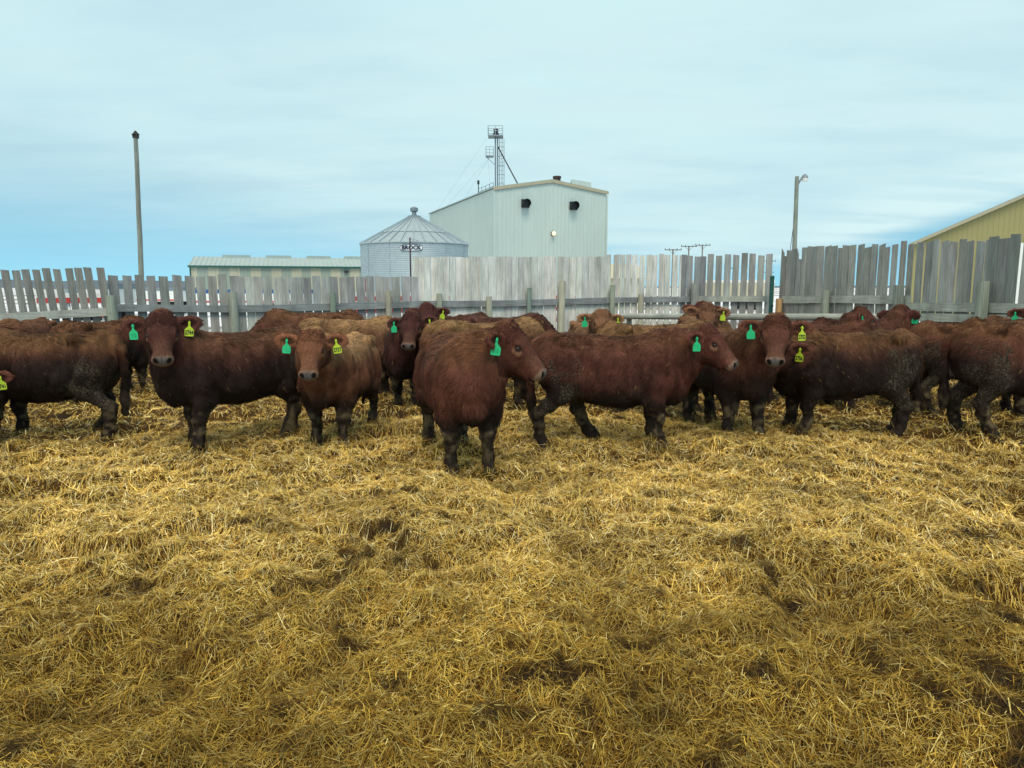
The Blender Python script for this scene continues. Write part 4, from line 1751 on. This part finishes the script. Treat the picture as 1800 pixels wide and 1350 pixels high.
    for sd in (1, -1):
        e1 = b * sd * .94 + upw * (.0 + .10 * R.normal()) - dh * (.22 + .1 * R.normal()) - upw * .02
        e1 /= np.linalg.norm(e1)
        e3 = fwd - e1 * (fwd @ e1)
        e3 /= np.linalg.norm(e3)
        e2 = np.cross(e3, e1)
        root = hp(.025, .115 * sd, -.015)
        th = .021 if near < 3 else .027
        Fd.cone(root - e1 * .02, root + e1 * .07, .044, .036, .03)
        Fd.ell(root + e1 * .125, (e1, e2, e3), (.130, .080, th), .03)
        Fd.ell(root + e1 * .125 + e3 * .028, (e1, e2, e3), (.088, .044, .024), .012, cut=True)
        ears.append((root, e1, e2, e3))
    V, Q = surface_nets(Fd.F, Fd.lo, h)
    del Fd
    # vertex normals
    e_1 = V[Q[:, 2]] - V[Q[:, 0]]
    e_2 = V[Q[:, 3]] - V[Q[:, 1]]
    fn = np.cross(e_1, e_2)
    # one Laplacian pass takes the grid out of the surface
    for _ in range(2):
        acc = np.zeros_like(V)
        cn = np.zeros(len(V))
        for i in range(4):
            for j in (1, 3):
                np.add.at(acc, Q[:, i], V[Q[:, (i + j) % 4]])
                np.add.at(cn, Q[:, i], 1)
        V = V * .5 + .5 * acc / cn[:, None]
    e_1 = V[Q[:, 2]] - V[Q[:, 0]]
    e_2 = V[Q[:, 3]] - V[Q[:, 1]]
    fn = np.cross(e_1, e_2)
    vn = np.zeros_like(V)
    for i in range(4):
        np.add.at(vn, Q[:, i], fn)
    vn /= np.linalg.norm(vn, axis=1, keepdims=True) + 1e-12
    if (vn * (V - np.array([0, 0, .85]))).sum(1).mean() < 0:
        Q = Q[:, ::-1]
        vn = -vn
    sd0 = seed * 17.3
    W = V + sd0
    rel = V - p0
    ha, hb, hc = rel @ d / (HS * .94), rel @ b / (HS * 1.05), rel @ c / HS
    inhead = (ha > -.06) & (ha < .56) & (np.abs(hb) < .17) & (np.abs(hc) < .23)
    inear = np.zeros(len(V), bool)
    earin = np.zeros(len(V))
    for (rt, e1, e2, e3) in ears:
        r_ = V - rt
        t = r_ @ e1
        m = (t > .025) & (t < .29) & (np.abs(r_ @ e2) < .1) & (np.abs(r_ @ e3) < .06)
        inear |= m
        w_ = (r_ @ e2) / .048
        q_ = (t - .115) / .095
        earin = np.maximum(earin, np.where(m & ((vn @ e3) > .1), 1 - sstep(.6, 1.1, np.sqrt(w_ ** 2 + q_ ** 2)), 0))
    x, y, z = V.T
    legz = sstep(.52, .40, z)
    # shaggy coat relief
    n1 = vn3(W * np.array([1, 1, .55]), .085, 3)
    n2 = vn3(W * np.array([1, 1, .5]), .035, 4)
    body = ~inhead & ~inear
    n0 = vn3(W * np.array([1, 1, .7]), .19, 2)
    disp = np.where(body, .030 * (n0 - .5) + .026 * (n1 - .5) + .014 * (n2 - .5), .006 * (n2 - .5))
    cl = vn3(W, .042, 9)
    disp = disp + np.where(body, legz * .030 * (cl - .45), 0)
    disp = np.where(inhead & (ha > .30), .002 * (n2 - .5), disp)
    poll = inhead & (ha < .10) & (hc > -.06)
    disp = disp + np.where(poll, .016 * (n2 - .5) * wool, 0)
    V = V + vn * disp[:, None]
    # colour of the hide
    big = vn3(W, .33, 5)
    med = vn3(W, .11, 6)
    tone = np.array(tone) * np.array([.68, .68, .70])
    back = np.array(back) * .76
    colr = tone * (0.70 + .6 * big[:, None]) * (.8 + .4 * med[:, None])
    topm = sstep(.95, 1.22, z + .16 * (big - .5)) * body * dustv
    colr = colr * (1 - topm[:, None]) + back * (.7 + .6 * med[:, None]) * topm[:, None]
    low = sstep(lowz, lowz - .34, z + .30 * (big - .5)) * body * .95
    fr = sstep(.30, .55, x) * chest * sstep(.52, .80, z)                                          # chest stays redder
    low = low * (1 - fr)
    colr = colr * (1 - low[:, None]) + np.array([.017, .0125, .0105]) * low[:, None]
    # mud
    haunch = sstep(-.28, -.45, x) * sstep(1.08, .90, z + .25 * (big - .5)) * sstep(.30, .40, z)
    flank = sstep(.80, .62, z + .2 * (med - .5)) * sstep(.45, .2, x) * sstep(.50, .56, z) * .6
    mud = np.clip(haunch * (mudv * 1.25) * sstep(.25, .70, .5 * med + .5 * big + .18 * mudv) + flank * mudv * sstep(.3, .7, big + .1) * .8, 0, .9)
    lm = legz * sstep(.45, .70, .5 * cl + .5 * vn3(W, .09, 8))
    lq = np.where(x > 0, sstep(.44, .34, z), sstep(.62, .45, z)) * (.55 + .45 * big)
    colr = colr * (1 - .8 * (lq * body)[:, None]) + np.array([.024, .018, .013]) * .8 * (lq * body)[:, None]
    colr = np.where((body & (lm > 0))[:, None], colr * (1 - .75 * lm[:, None]) + np.array([.115, .088, .048]) * .75 * lm[:, None] * (.3 + 1.2 * med[:, None]), colr)
    hoof = body & (z < zlo + .20)
    colr[hoof] = colr[hoof] * .45 + np.array([.02, .016, .012]) * .55
    mud = np.where(body, mud, 0) * sstep(-.86, -.82, x)
    # face
    red = tone * np.array([.92, .92, .92])
    fm = inhead.astype(float)[:, None]
    fc = red * (.85 + .3 * med[:, None])
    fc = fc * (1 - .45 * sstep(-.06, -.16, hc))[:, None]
    br = sstep(.22, .34, ha) * sstep(-.05, .02, hc) * .35
    fc = fc * (1 - br[:, None]) + np.array([.135, .070, .044]) * br[:, None]
    er = np.zeros(len(V))
    for sd in (1, -1):
        q = np.sqrt(((ha - .195) / .055) ** 2 + ((hb - .12 * sd) / .05) ** 2 + ((hc - .005) / .04) ** 2)
        er = np.maximum(er, 1 - sstep(.5, 1.1, q))
    fc = fc * (1 - .75 * er[:, None]) + np.array([.25, .130, .078]) * .75 * er[:, None]
    lid = np.zeros(len(V))
    for sd in (1, -1):
        lid = np.maximum(lid, 1 - sstep(.028, .042, np.linalg.norm(rel - (hp(.180, .113 * sd, .027) - p0), axis=1)))
    fc = fc * (1 - .9 * lid[:, None]) + np.array([.012, .008, .007]) * .9 * lid[:, None]
    mz = sstep(.425, .470, ha + .15 * np.maximum(0, np.abs(hb) - .05) * -1) * sstep(-.14, -.06, hc)
    fc = fc * (1 - mz[:, None]) + np.array([.20, .135, .098]) * (.7 + .6 * med[:, None]) * mz[:, None]
    pd = sstep(.452, .472, ha) * sstep(.070, .050, np.abs(hb)) * sstep(-.055, -.035, hc)
    fc = fc * (1 - pd[:, None]) + np.array([.115, .100, .095]) * pd[:, None]
    ns = np.zeros(len(V))
    for sd in (1, -1):
        q = np.sqrt(((ha - .488) / .036) ** 2 + ((hb - .058 * sd - .25 * sd * (hc - .02)) / .026) ** 2 + ((hc - .020) / .034) ** 2)
        ns = np.maximum(ns, 1 - sstep(.75, 1.15, q))
    mo = sstep(.016, .006, np.abs(hc + .083)) * sstep(.40, .43, ha)
    ns = np.maximum(ns, mo)
    fc = fc * (1 - ns[:, None]) + np.array([.008, .006, .006]) * ns[:, None]
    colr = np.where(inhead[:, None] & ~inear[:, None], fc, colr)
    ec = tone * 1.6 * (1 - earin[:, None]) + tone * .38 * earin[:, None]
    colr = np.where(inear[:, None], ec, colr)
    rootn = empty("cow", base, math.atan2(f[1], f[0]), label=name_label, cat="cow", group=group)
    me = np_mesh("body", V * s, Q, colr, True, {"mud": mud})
    link_mesh("body", me, M["hide"], rootn)
    # ---- coat: tapered locks of hair over the hide
    nloc = {1: 60000, 2: 20000, 3: 7500}[near]
    wid = {1: .0031, 2: .0050, 3: .0080}[near]
    ar = np.linalg.norm(np.cross(V[Q[:, 2]] - V[Q[:, 0]], V[Q[:, 3]] - V[Q[:, 1]]), axis=1)
    pick = R.choice(len(Q), nloc, p=ar / ar.sum())
    uv = R.uniform(0, 1, (nloc, 2))
    q = Q[pick]
    bil = lambda X: (X[q[:, 0]] * ((1 - uv[:, :1]) * (1 - uv[:, 1:])) + X[q[:, 1]] * (uv[:, :1] * (1 - uv[:, 1:]))
                     + X[q[:, 2]] * (uv[:, :1] * uv[:, 1:]) + X[q[:, 3]] * ((1 - uv[:, :1]) * uv[:, 1:]))
    p = bil(V)
    nn = bil(vn)
    nn /= np.linalg.norm(nn, axis=1, keepdims=True) + 1e-9
    cc = bil(colr)
    v0 = q[:, 0]
    mu = mud[v0]
    hd, ea, lg = inhead[v0], inear[v0], (z[v0] < .48) & body[v0]
    ha0, hc0 = ha[v0], hc[v0]
    pollm = poll[v0]
    flow = np.tile(np.array([-.55, 0, -.62]), (nloc, 1))
    wv = p + sd0
    flow[:, 0] += 1.3 * (vn3(wv, .20, 61) - .5) + .9 * (vn3(wv, .06, 64) - .5)
    flow[:, 1] += 1.3 * (vn3(wv, .20, 62) - .5) + .9 * (vn3(wv, .06, 65) - .5)
    flow[:, 2] += 1.1 * (vn3(wv, .20, 63) - .5)
    flow[lg] = np.array([0, 0, -1.0]) + R.normal(0, .25, (int(lg.sum()), 3))
    flow[hd] = d * .9 + R.normal(0, .3, (int(hd.sum()), 3))
    flow[pollm] = d * .2 + c * .35 + R.normal(0, .9, (int(pollm.sum()), 3))
    if ea.any():
        pe = p[ea]
        k0 = np.argmin([np.linalg.norm(pe - rt[None] - e1 * .12, axis=1) for rt, e1, e2, e3 in ears], axis=0)
        flow[ea] = np.array([ears[i][1] for i in k0]) + R.normal(0, .45, (len(pe), 3)) + np.array([0, 0, -.25])
    tang = flow - nn * (flow * nn).sum(1, keepdims=True)
    tang /= np.linalg.norm(tang, axis=1, keepdims=True) + 1e-9
    lift = np.where(pollm, .55, np.where(hd, .10, np.where(ea, .35, .20))) * R.uniform(.4, 1.5, nloc)
    ln = np.where(pollm, .028 * wool, np.where(hd, .014, np.where(ea, .028, np.where(lg, .013, .056)))) * R.uniform(.55, 1.35, nloc)
    under = (nn[:, 2] < -.25) & body[v0] & ~lg
    ln = np.where(under, ln * .6, ln)
    top_ = (nn[:, 2] > .6) & body[v0]
    lift = np.where(top_, lift * 1.6, lift)
    keep = (R.uniform(0, 1, nloc) > mu * .93) & ~(hd & (ha0 > .40)) & ~((z[v0] < zlo + .16))
    keep &= ~((earin[v0] > .5) & (R.uniform(0, 1, nloc) < .8))
    p, nn, cc, tang, lift, ln = p[keep], nn[keep], cc[keep], tang[keep], lift[keep], ln[keep]
    k = len(p)
    dr = tang + nn * lift[:, None]
    dr /= np.linalg.norm(dr, axis=1, keepdims=True)
    sdv = np.cross(dr, nn)
    sdv /= np.linalg.norm(sdv, axis=1, keepdims=True) + 1e-9
    droop = np.array([0, 0, -1.0])
    p1 = p + dr * ln[:, None] * .55
    p2 = p + (dr * .92 + droop * .22 + tang * .1) * ln[:, None]
    ww = (wid * R.uniform(.6, 1.3, k))[:, None]
    HV = np.stack([p - nn * .004 - sdv * ww, p - nn * .004 + sdv * ww, p1 - sdv * ww * .8, p1 + sdv * ww * .8, p2], 1)
    cv = cc * R.uniform(.80, 1.20, k)[:, None] * (.60 + .80 * vn3((p + sd0) * np.array([1, 1, .35]), .055, 71))[:, None]
    st = R.uniform(0, 1, k) < (.003 + .05 * dustv * (nn[:, 2] > .5))          # bits of straw caught in the coat
    cv[st] = np.array([.24, .155, .062]) * R.uniform(.6, 1.1, (int(st.sum()), 1))
    HC = np.repeat(cv, 5, axis=0)
    HC = HC.reshape(k, 5, 3)
    HC[:, 4] *= 1.1
    i5 = (np.arange(k) * 5)[:, None]
    T = np.concatenate([i5 + np.array([[0, 1, 2]]), i5 + np.array([[1, 3, 2]]), i5 + np.array([[2, 3, 4]])])
    me = np_mesh("coat", HV.reshape(-1, 3) * s, T, HC.reshape(-1, 3), False)
    link_mesh("coat", me, M["coat"], rootn)
    # ---- eyes
    for sd in (1, -1):
        me = bpy.data.meshes.new("eye")
        n, m_ = 12, 8
        VV, FF = [], []
        ec_ = hp(.180, .112 * sd, .026)
        for i in range(m_ + 1):
            t = math.pi * i / m_
            for j in range(n):
                a_ = 2 * math.pi * j / n
                VV.append((ec_ + .0225 * (d * math.sin(t) * math.cos(a_) + c * math.sin(t) * math.sin(a_) * .85 + b * math.cos(t))) * s)
        for i in range(m_):
            for j in range(n):
                FF.append((i * n + j, i * n + (j + 1) % n, (i + 1) * n + (j + 1) % n, (i + 1) * n + j))
        me.from_pydata(VV, [], FF)
        for pf in me.polygons:
            pf.use_smooth = True
        link_mesh("eye", me, M["eye"], rootn)
    # ---- ear tags, hung through the middle of each ear
    for (rt, e1, e2, e3), tg in zip(ears, tags):
        if tg is None:
            continue
        kind, txt = tg[0], tg[1]
        if kind == "b":                                        # round button
            m = MB()
            ctr = (rt + e1 * .12) * s
            m.tube(ctr - e3 * .03, ctr + e3 * .035, .018, n=16)
            m.build("ear_button", M["yellow_tag"], rootn)
            continue
        w, hb_, sh, nk, tp = .084, .064, .096, .018, .150
        prof = [(-w / 2, .008), (-w / 2 + .008, 0), (w / 2 - .008, 0), (w / 2, .008), (w / 2, hb_), (w * .36, hb_ + .016), (nk * .62, sh), (nk / 2, tp - .01), (nk * .3, tp), (-nk * .3, tp),
                (-nk / 2, tp - .01), (-nk * .62, sh), (-w * .36, hb_ + .016), (-w / 2, hb_)]
        th = .004
        hang = R.normal(0, .07)
        n3 = e3 * np.array([1, 1, 0])
        n3 = n3 / np.linalg.norm(n3)
        tq = math.radians(tg[2]) if len(tg) > 2 else R.normal(0, .15)
        n3 = np.array([n3[0] * math.cos(tq) - n3[1] * math.sin(tq), n3[0] * math.sin(tq) + n3[1] * math.cos(tq), 0])
        rx = np.cross(upw, n3)                                 # to the tag's right, seen from its face
        uz = upw * math.cos(hang) + rx * math.sin(hang)
        rx = np.cross(uz, n3)
        top = rt + e1 * .125 + e3 * .024 + n3 * .012
        org = top - uz * (tp - .02)
        VV = [org + rx * a_ + uz * b_ + n3 * th / 2 for a_, b_ in prof] + [org + rx * a_ + uz * b_ - n3 * th / 2 for a_, b_ in prof]
        n = len(prof)
        FF = [tuple(range(n)), tuple(range(n, 2 * n))[::-1]] + [(i, n + i, n + (i + 1) % n, (i + 1) % n) for i in range(n)]
        m = MB()
        m.add([v * s for v in VV], FF)
        tm = m.build("ear_tag", M["green_tag" if kind == "g" else "yellow_tag"], rootn)
        m = MB()
        ctr = top * s
        m.tube(ctr - n3 * .012, ctr + n3 * .009, .011, n=12)
        m.build("tag_stud", M["green_tag" if kind == "g" else "yellow_tag"], tm)
        if txt:
            pos = (org + uz * .036 + n3 * (th / 2 + .0016)) * s
            mt = Matrix(((rx[0], uz[0], n3[0], pos[0]), (rx[1], uz[1], n3[1], pos[1]), (rx[2], uz[2], n3[2], pos[2]), (0, 0, 0, 1)))
            yl = kind == "y"
            text_mesh("tag_number", txt, .052 if yl else .046, M["ink" if yl else "green_ink"], tm, mt @ Matrix.Diagonal((.74 * s, s * 1.12, s, 1)), .0016 if yl else 0)
    ext = np.linalg.norm(p0 - np.array([.52, 0, 1.0]))
    if DEBUG:
        print("COW %-40.40s head local %s reach %.2f verts %d" % (name_label, np.round(p0, 2), ext, len(V)))
    return rootn


DEBUG = False
RUST = (0.225, 0.095, 0.050)
DARKC = (0.085, 0.032, 0.024)
TAN = (0.26, 0.135, 0.070)
MID = (0.125, 0.046, 0.029)
SAND = (0.30, 0.175, 0.080)

# --- front row
cow("dark brown cow seen side-on at far left with cracked mud on its haunch", G(18, 768), -88, lowhead=(.98, .1, 1.0), face=(-95, 50), s=1.0, tone=(.105, .042, .028), mudv=.75, seed=1, lowz=1.12, chest=.2, dustv=.8,
    steps=(.05, -.05, -.14, .10))
cow("dark red cow facing the camera with yellow tag 2744, body stretching right", G(350, 784), -42, head=P(284, 566, 7.15), face=(-3, 54), s=1.03, tone=(.105, .040, .030), mudv=.35, seed=2, lowz=1.2, chest=.1,
    tags=(("y", "2744"), ("g", "712")), steps=(.06, -.06, .12, -.12), dustv=.45)
cow("rust coloured cow with lowered head and yellow tag 2737", G(580, 779), -5, head=P(548, 596, 7.1), face=(-10, 52), s=.97, tone=RUST, back=(.42, .25, .115), mudv=.2, seed=3, lowz=.92, chest=.6,
    tags=(("y", "2737"), ("g", "")), steps=(.03, -.05, -.1, .08), dustv=1.0)
cow("shaggy red brown cow in front centre with head turned right and green tag", G(826, 824), 17, head=P(890, 588, 6.40), face=(72, 46), hs=1.08, s=1.03, tone=(.125, .046, .030), mudv=.3, seed=4, lowz=.85, chest=.9,
    tags=(None, ("g", "810", -55)), steps=(.04, -.04, .05, -.1), dustv=.6, back=(.19, .09, .042), wool=1.2)
cow("red brown cow standing side-on right of centre with stretched hind leg", G(1146, 781), 85, head=P(1240, 588, 7.50), face=(72, 44), s=1.0, tone=(.130, .047, .033), mudv=.8, seed=5, lowz=.88, chest=.9,
    tags=(None, ("g", "", -28)), steps=(-.02, .04, .42, -.14), dustv=.35, belly=1.05)
cow("brown cow facing the camera with yellow tag 2752", G(1304, 768), 12, head=P(1364, 572, 7.50), face=(2, 54), s=1.02, tone=(.135, .054, .034), mudv=.3, seed=6, lowz=1.08, chest=.25,
    tags=(("y", "2752"), ("g", "")), steps=(.03, -.03, .0, .05), wool=1.35, dustv=.5)
cow("muddy dark cow side-on with yellow tag 2756, head hidden behind its neighbour", G(1408, 755), -90, head=P(1370, 608, 8.00), face=(-32, 28), s=1.03, tone=(.115, .047, .030), mudv=.95, seed=7, lowz=1.12, chest=.1,
    tags=(("y", "2756"), None), steps=(.0, .06, .04, -.12), dustv=.7)
cow("large red brown cow cut off by the right edge with mud plates on its rump", G(1912, 774), 72, lowhead=(.98, 0, 1.05), face=(80, 50), s=1.10, tone=(.155, .060, .038), mudv=.95, seed=8,
    steps=(.0, .0, -.08, .16), dustv=.55)
cow("cow off the left edge showing one ear with a yellow tag", G(-140, 782), 62, head=P(-52, 662, 7.25), face=(0, 50), s=1.0, tone=MID, seed=9, tags=(("y", "2741"), None), near=2)
# --- second row
cow("dark cow behind the front row with tag 2712 looking at the camera", G(716, 712), -16, head=P(724, 562, 9.75), face=(-12, 52), s=1.0, tone=(.085, .033, .027), seed=10, near=2,
    tags=(("y", "2712"), ("g", "")), steps=(.05, -.05, 0, 0), dustv=.25)
cow("dark cow seen from behind between the two leftmost cows", G(238, 690), 158, lowhead=(.95, 0, .8), face=(160, 50), s=1.0, tone=MID, seed=11, near=2, steps=(0, 0, .06, -.06), mudv=.5)
cow("cow behind the side-on cow at far left showing only an ear and back", P(30, 690, 11.2), 10, head=P(-4, 586, 10.8), face=(0, 55), s=.98, tone=MID, seed=12, near=3)
cow("sandy backed cow side-on behind the shaggy centre cow", G(918, 722), 92, lowhead=(.95, .1, .72), face=(95, 45), s=1.02, tone=(.16, .072, .040), back=SAND, seed=13, near=2, dustv=1.1, steps=(.06, -.08, 0, 0))
cow("fluffy backed cow side-on between the side-on cow and tag 2752", G(1216, 722), 88, lowhead=(.98, .05, .70), face=(90, 45), s=1.03, tone=(.17, .075, .042), back=(.25, .14, .065), seed=14, near=2, dustv=.9, wool=1.3,
    steps=(.06, -.1, .05, -.05))
cow("cow behind the muddy side-on cow with its hip toward the right", G(1778, 722), 82, lowhead=(.98, 0, .75), face=(85, 50), s=1.07, tone=(.105, .042, .028), seed=15, near=2, mudv=.7)
cow("cow with its head in profile and green tag under the split fence post", P(1488, 700, 10.2), 78, head=P(1512, 553, 10.35), face=(100, 42), s=1.0, tone=(.115, .044, .030), seed=16, near=2,
    tags=(("b", ""), ("g", "", -70)), dustv=.2)
cow("dark cow beside the fence with head turned away and green tag", P(1560, 700, 10.9), 95, head=P(1583, 549, 10.9), face=(140, 38), s=1.02, tone=(.095, .036, .028), seed=17, near=2,
    tags=(None, ("g", "", -120)), dustv=.2)
# --- far row along the fence
cow("dark cow by the fence with raised head behind the tag 2712 cow", P(772, 680, 12.3), -38, head=P(752, 545, 12.0), face=(4, 50), s=1.03, tone=(.095, .036, .030), seed=18, near=3,
    tags=(("y", ""), None), dustv=.2)
cow("tan faced cow peering over the back of the side-on cow", P(1062, 690, 10.9), 12, head=P(1057, 556, 10.5), face=(14, 52), s=1.0, tone=TAN, back=(.28, .16, .08), seed=19, near=2,
    tags=(("y", ""), ("g", "")), wool=1.2)
cow("pale fluffy headed cow beside the fence with a yellow tag", P(1250, 690, 11.8), 5, head=P(1243, 546, 11.4), face=(3, 48), s=1.02, tone=(.22, .11, .060), back=(.25, .14, .07), seed=20, near=2,
    tags=(("y", ""), None), wool=1.6)
cow("dark red cow behind the pale fluffy headed cow with a green tag", P(1236, 680, 13.0), -4, head=P(1234, 541, 12.9), face=(-3, 48), s=1.0, tone=(.115, .042, .030), seed=21, near=3,
    tags=(None, ("g", "")))
cow("dark cow with a bristly ridge along its back near the fence", P(930, 680, 12.0), 92, lowhead=(.95, .1, .75), face=(95, 45), s=1.05, tone=(.10, .042, .032), back=(.12, .055, .035), seed=22, near=3, dustv=.5)
cow("cow standing along the fence behind the tag 2744 cow", P(500, 680, 12.4), -85, lowhead=(.95, .1, .8), face=(-90, 45), s=1.08, tone=(.14, .058, .036), seed=23, near=3)
cow("tan backed cow along the fence behind the rust coloured cow", P(672, 690, 11.6), 86, lowhead=(.95, .1, .72), face=(90, 45), s=1.04, tone=(.17, .080, .045), back=SAND, seed=24, near=3, dustv=1.1)
cow("cow at the right edge showing one ear with a green tag", P(1830, 690, 10.8), 4, head=P(1822, 546, 10.6), face=(0, 52), s=1.02, tone=(.115, .044, .030), seed=25, near=3,
    tags=(None, ("g", "")))

straw_bedding()
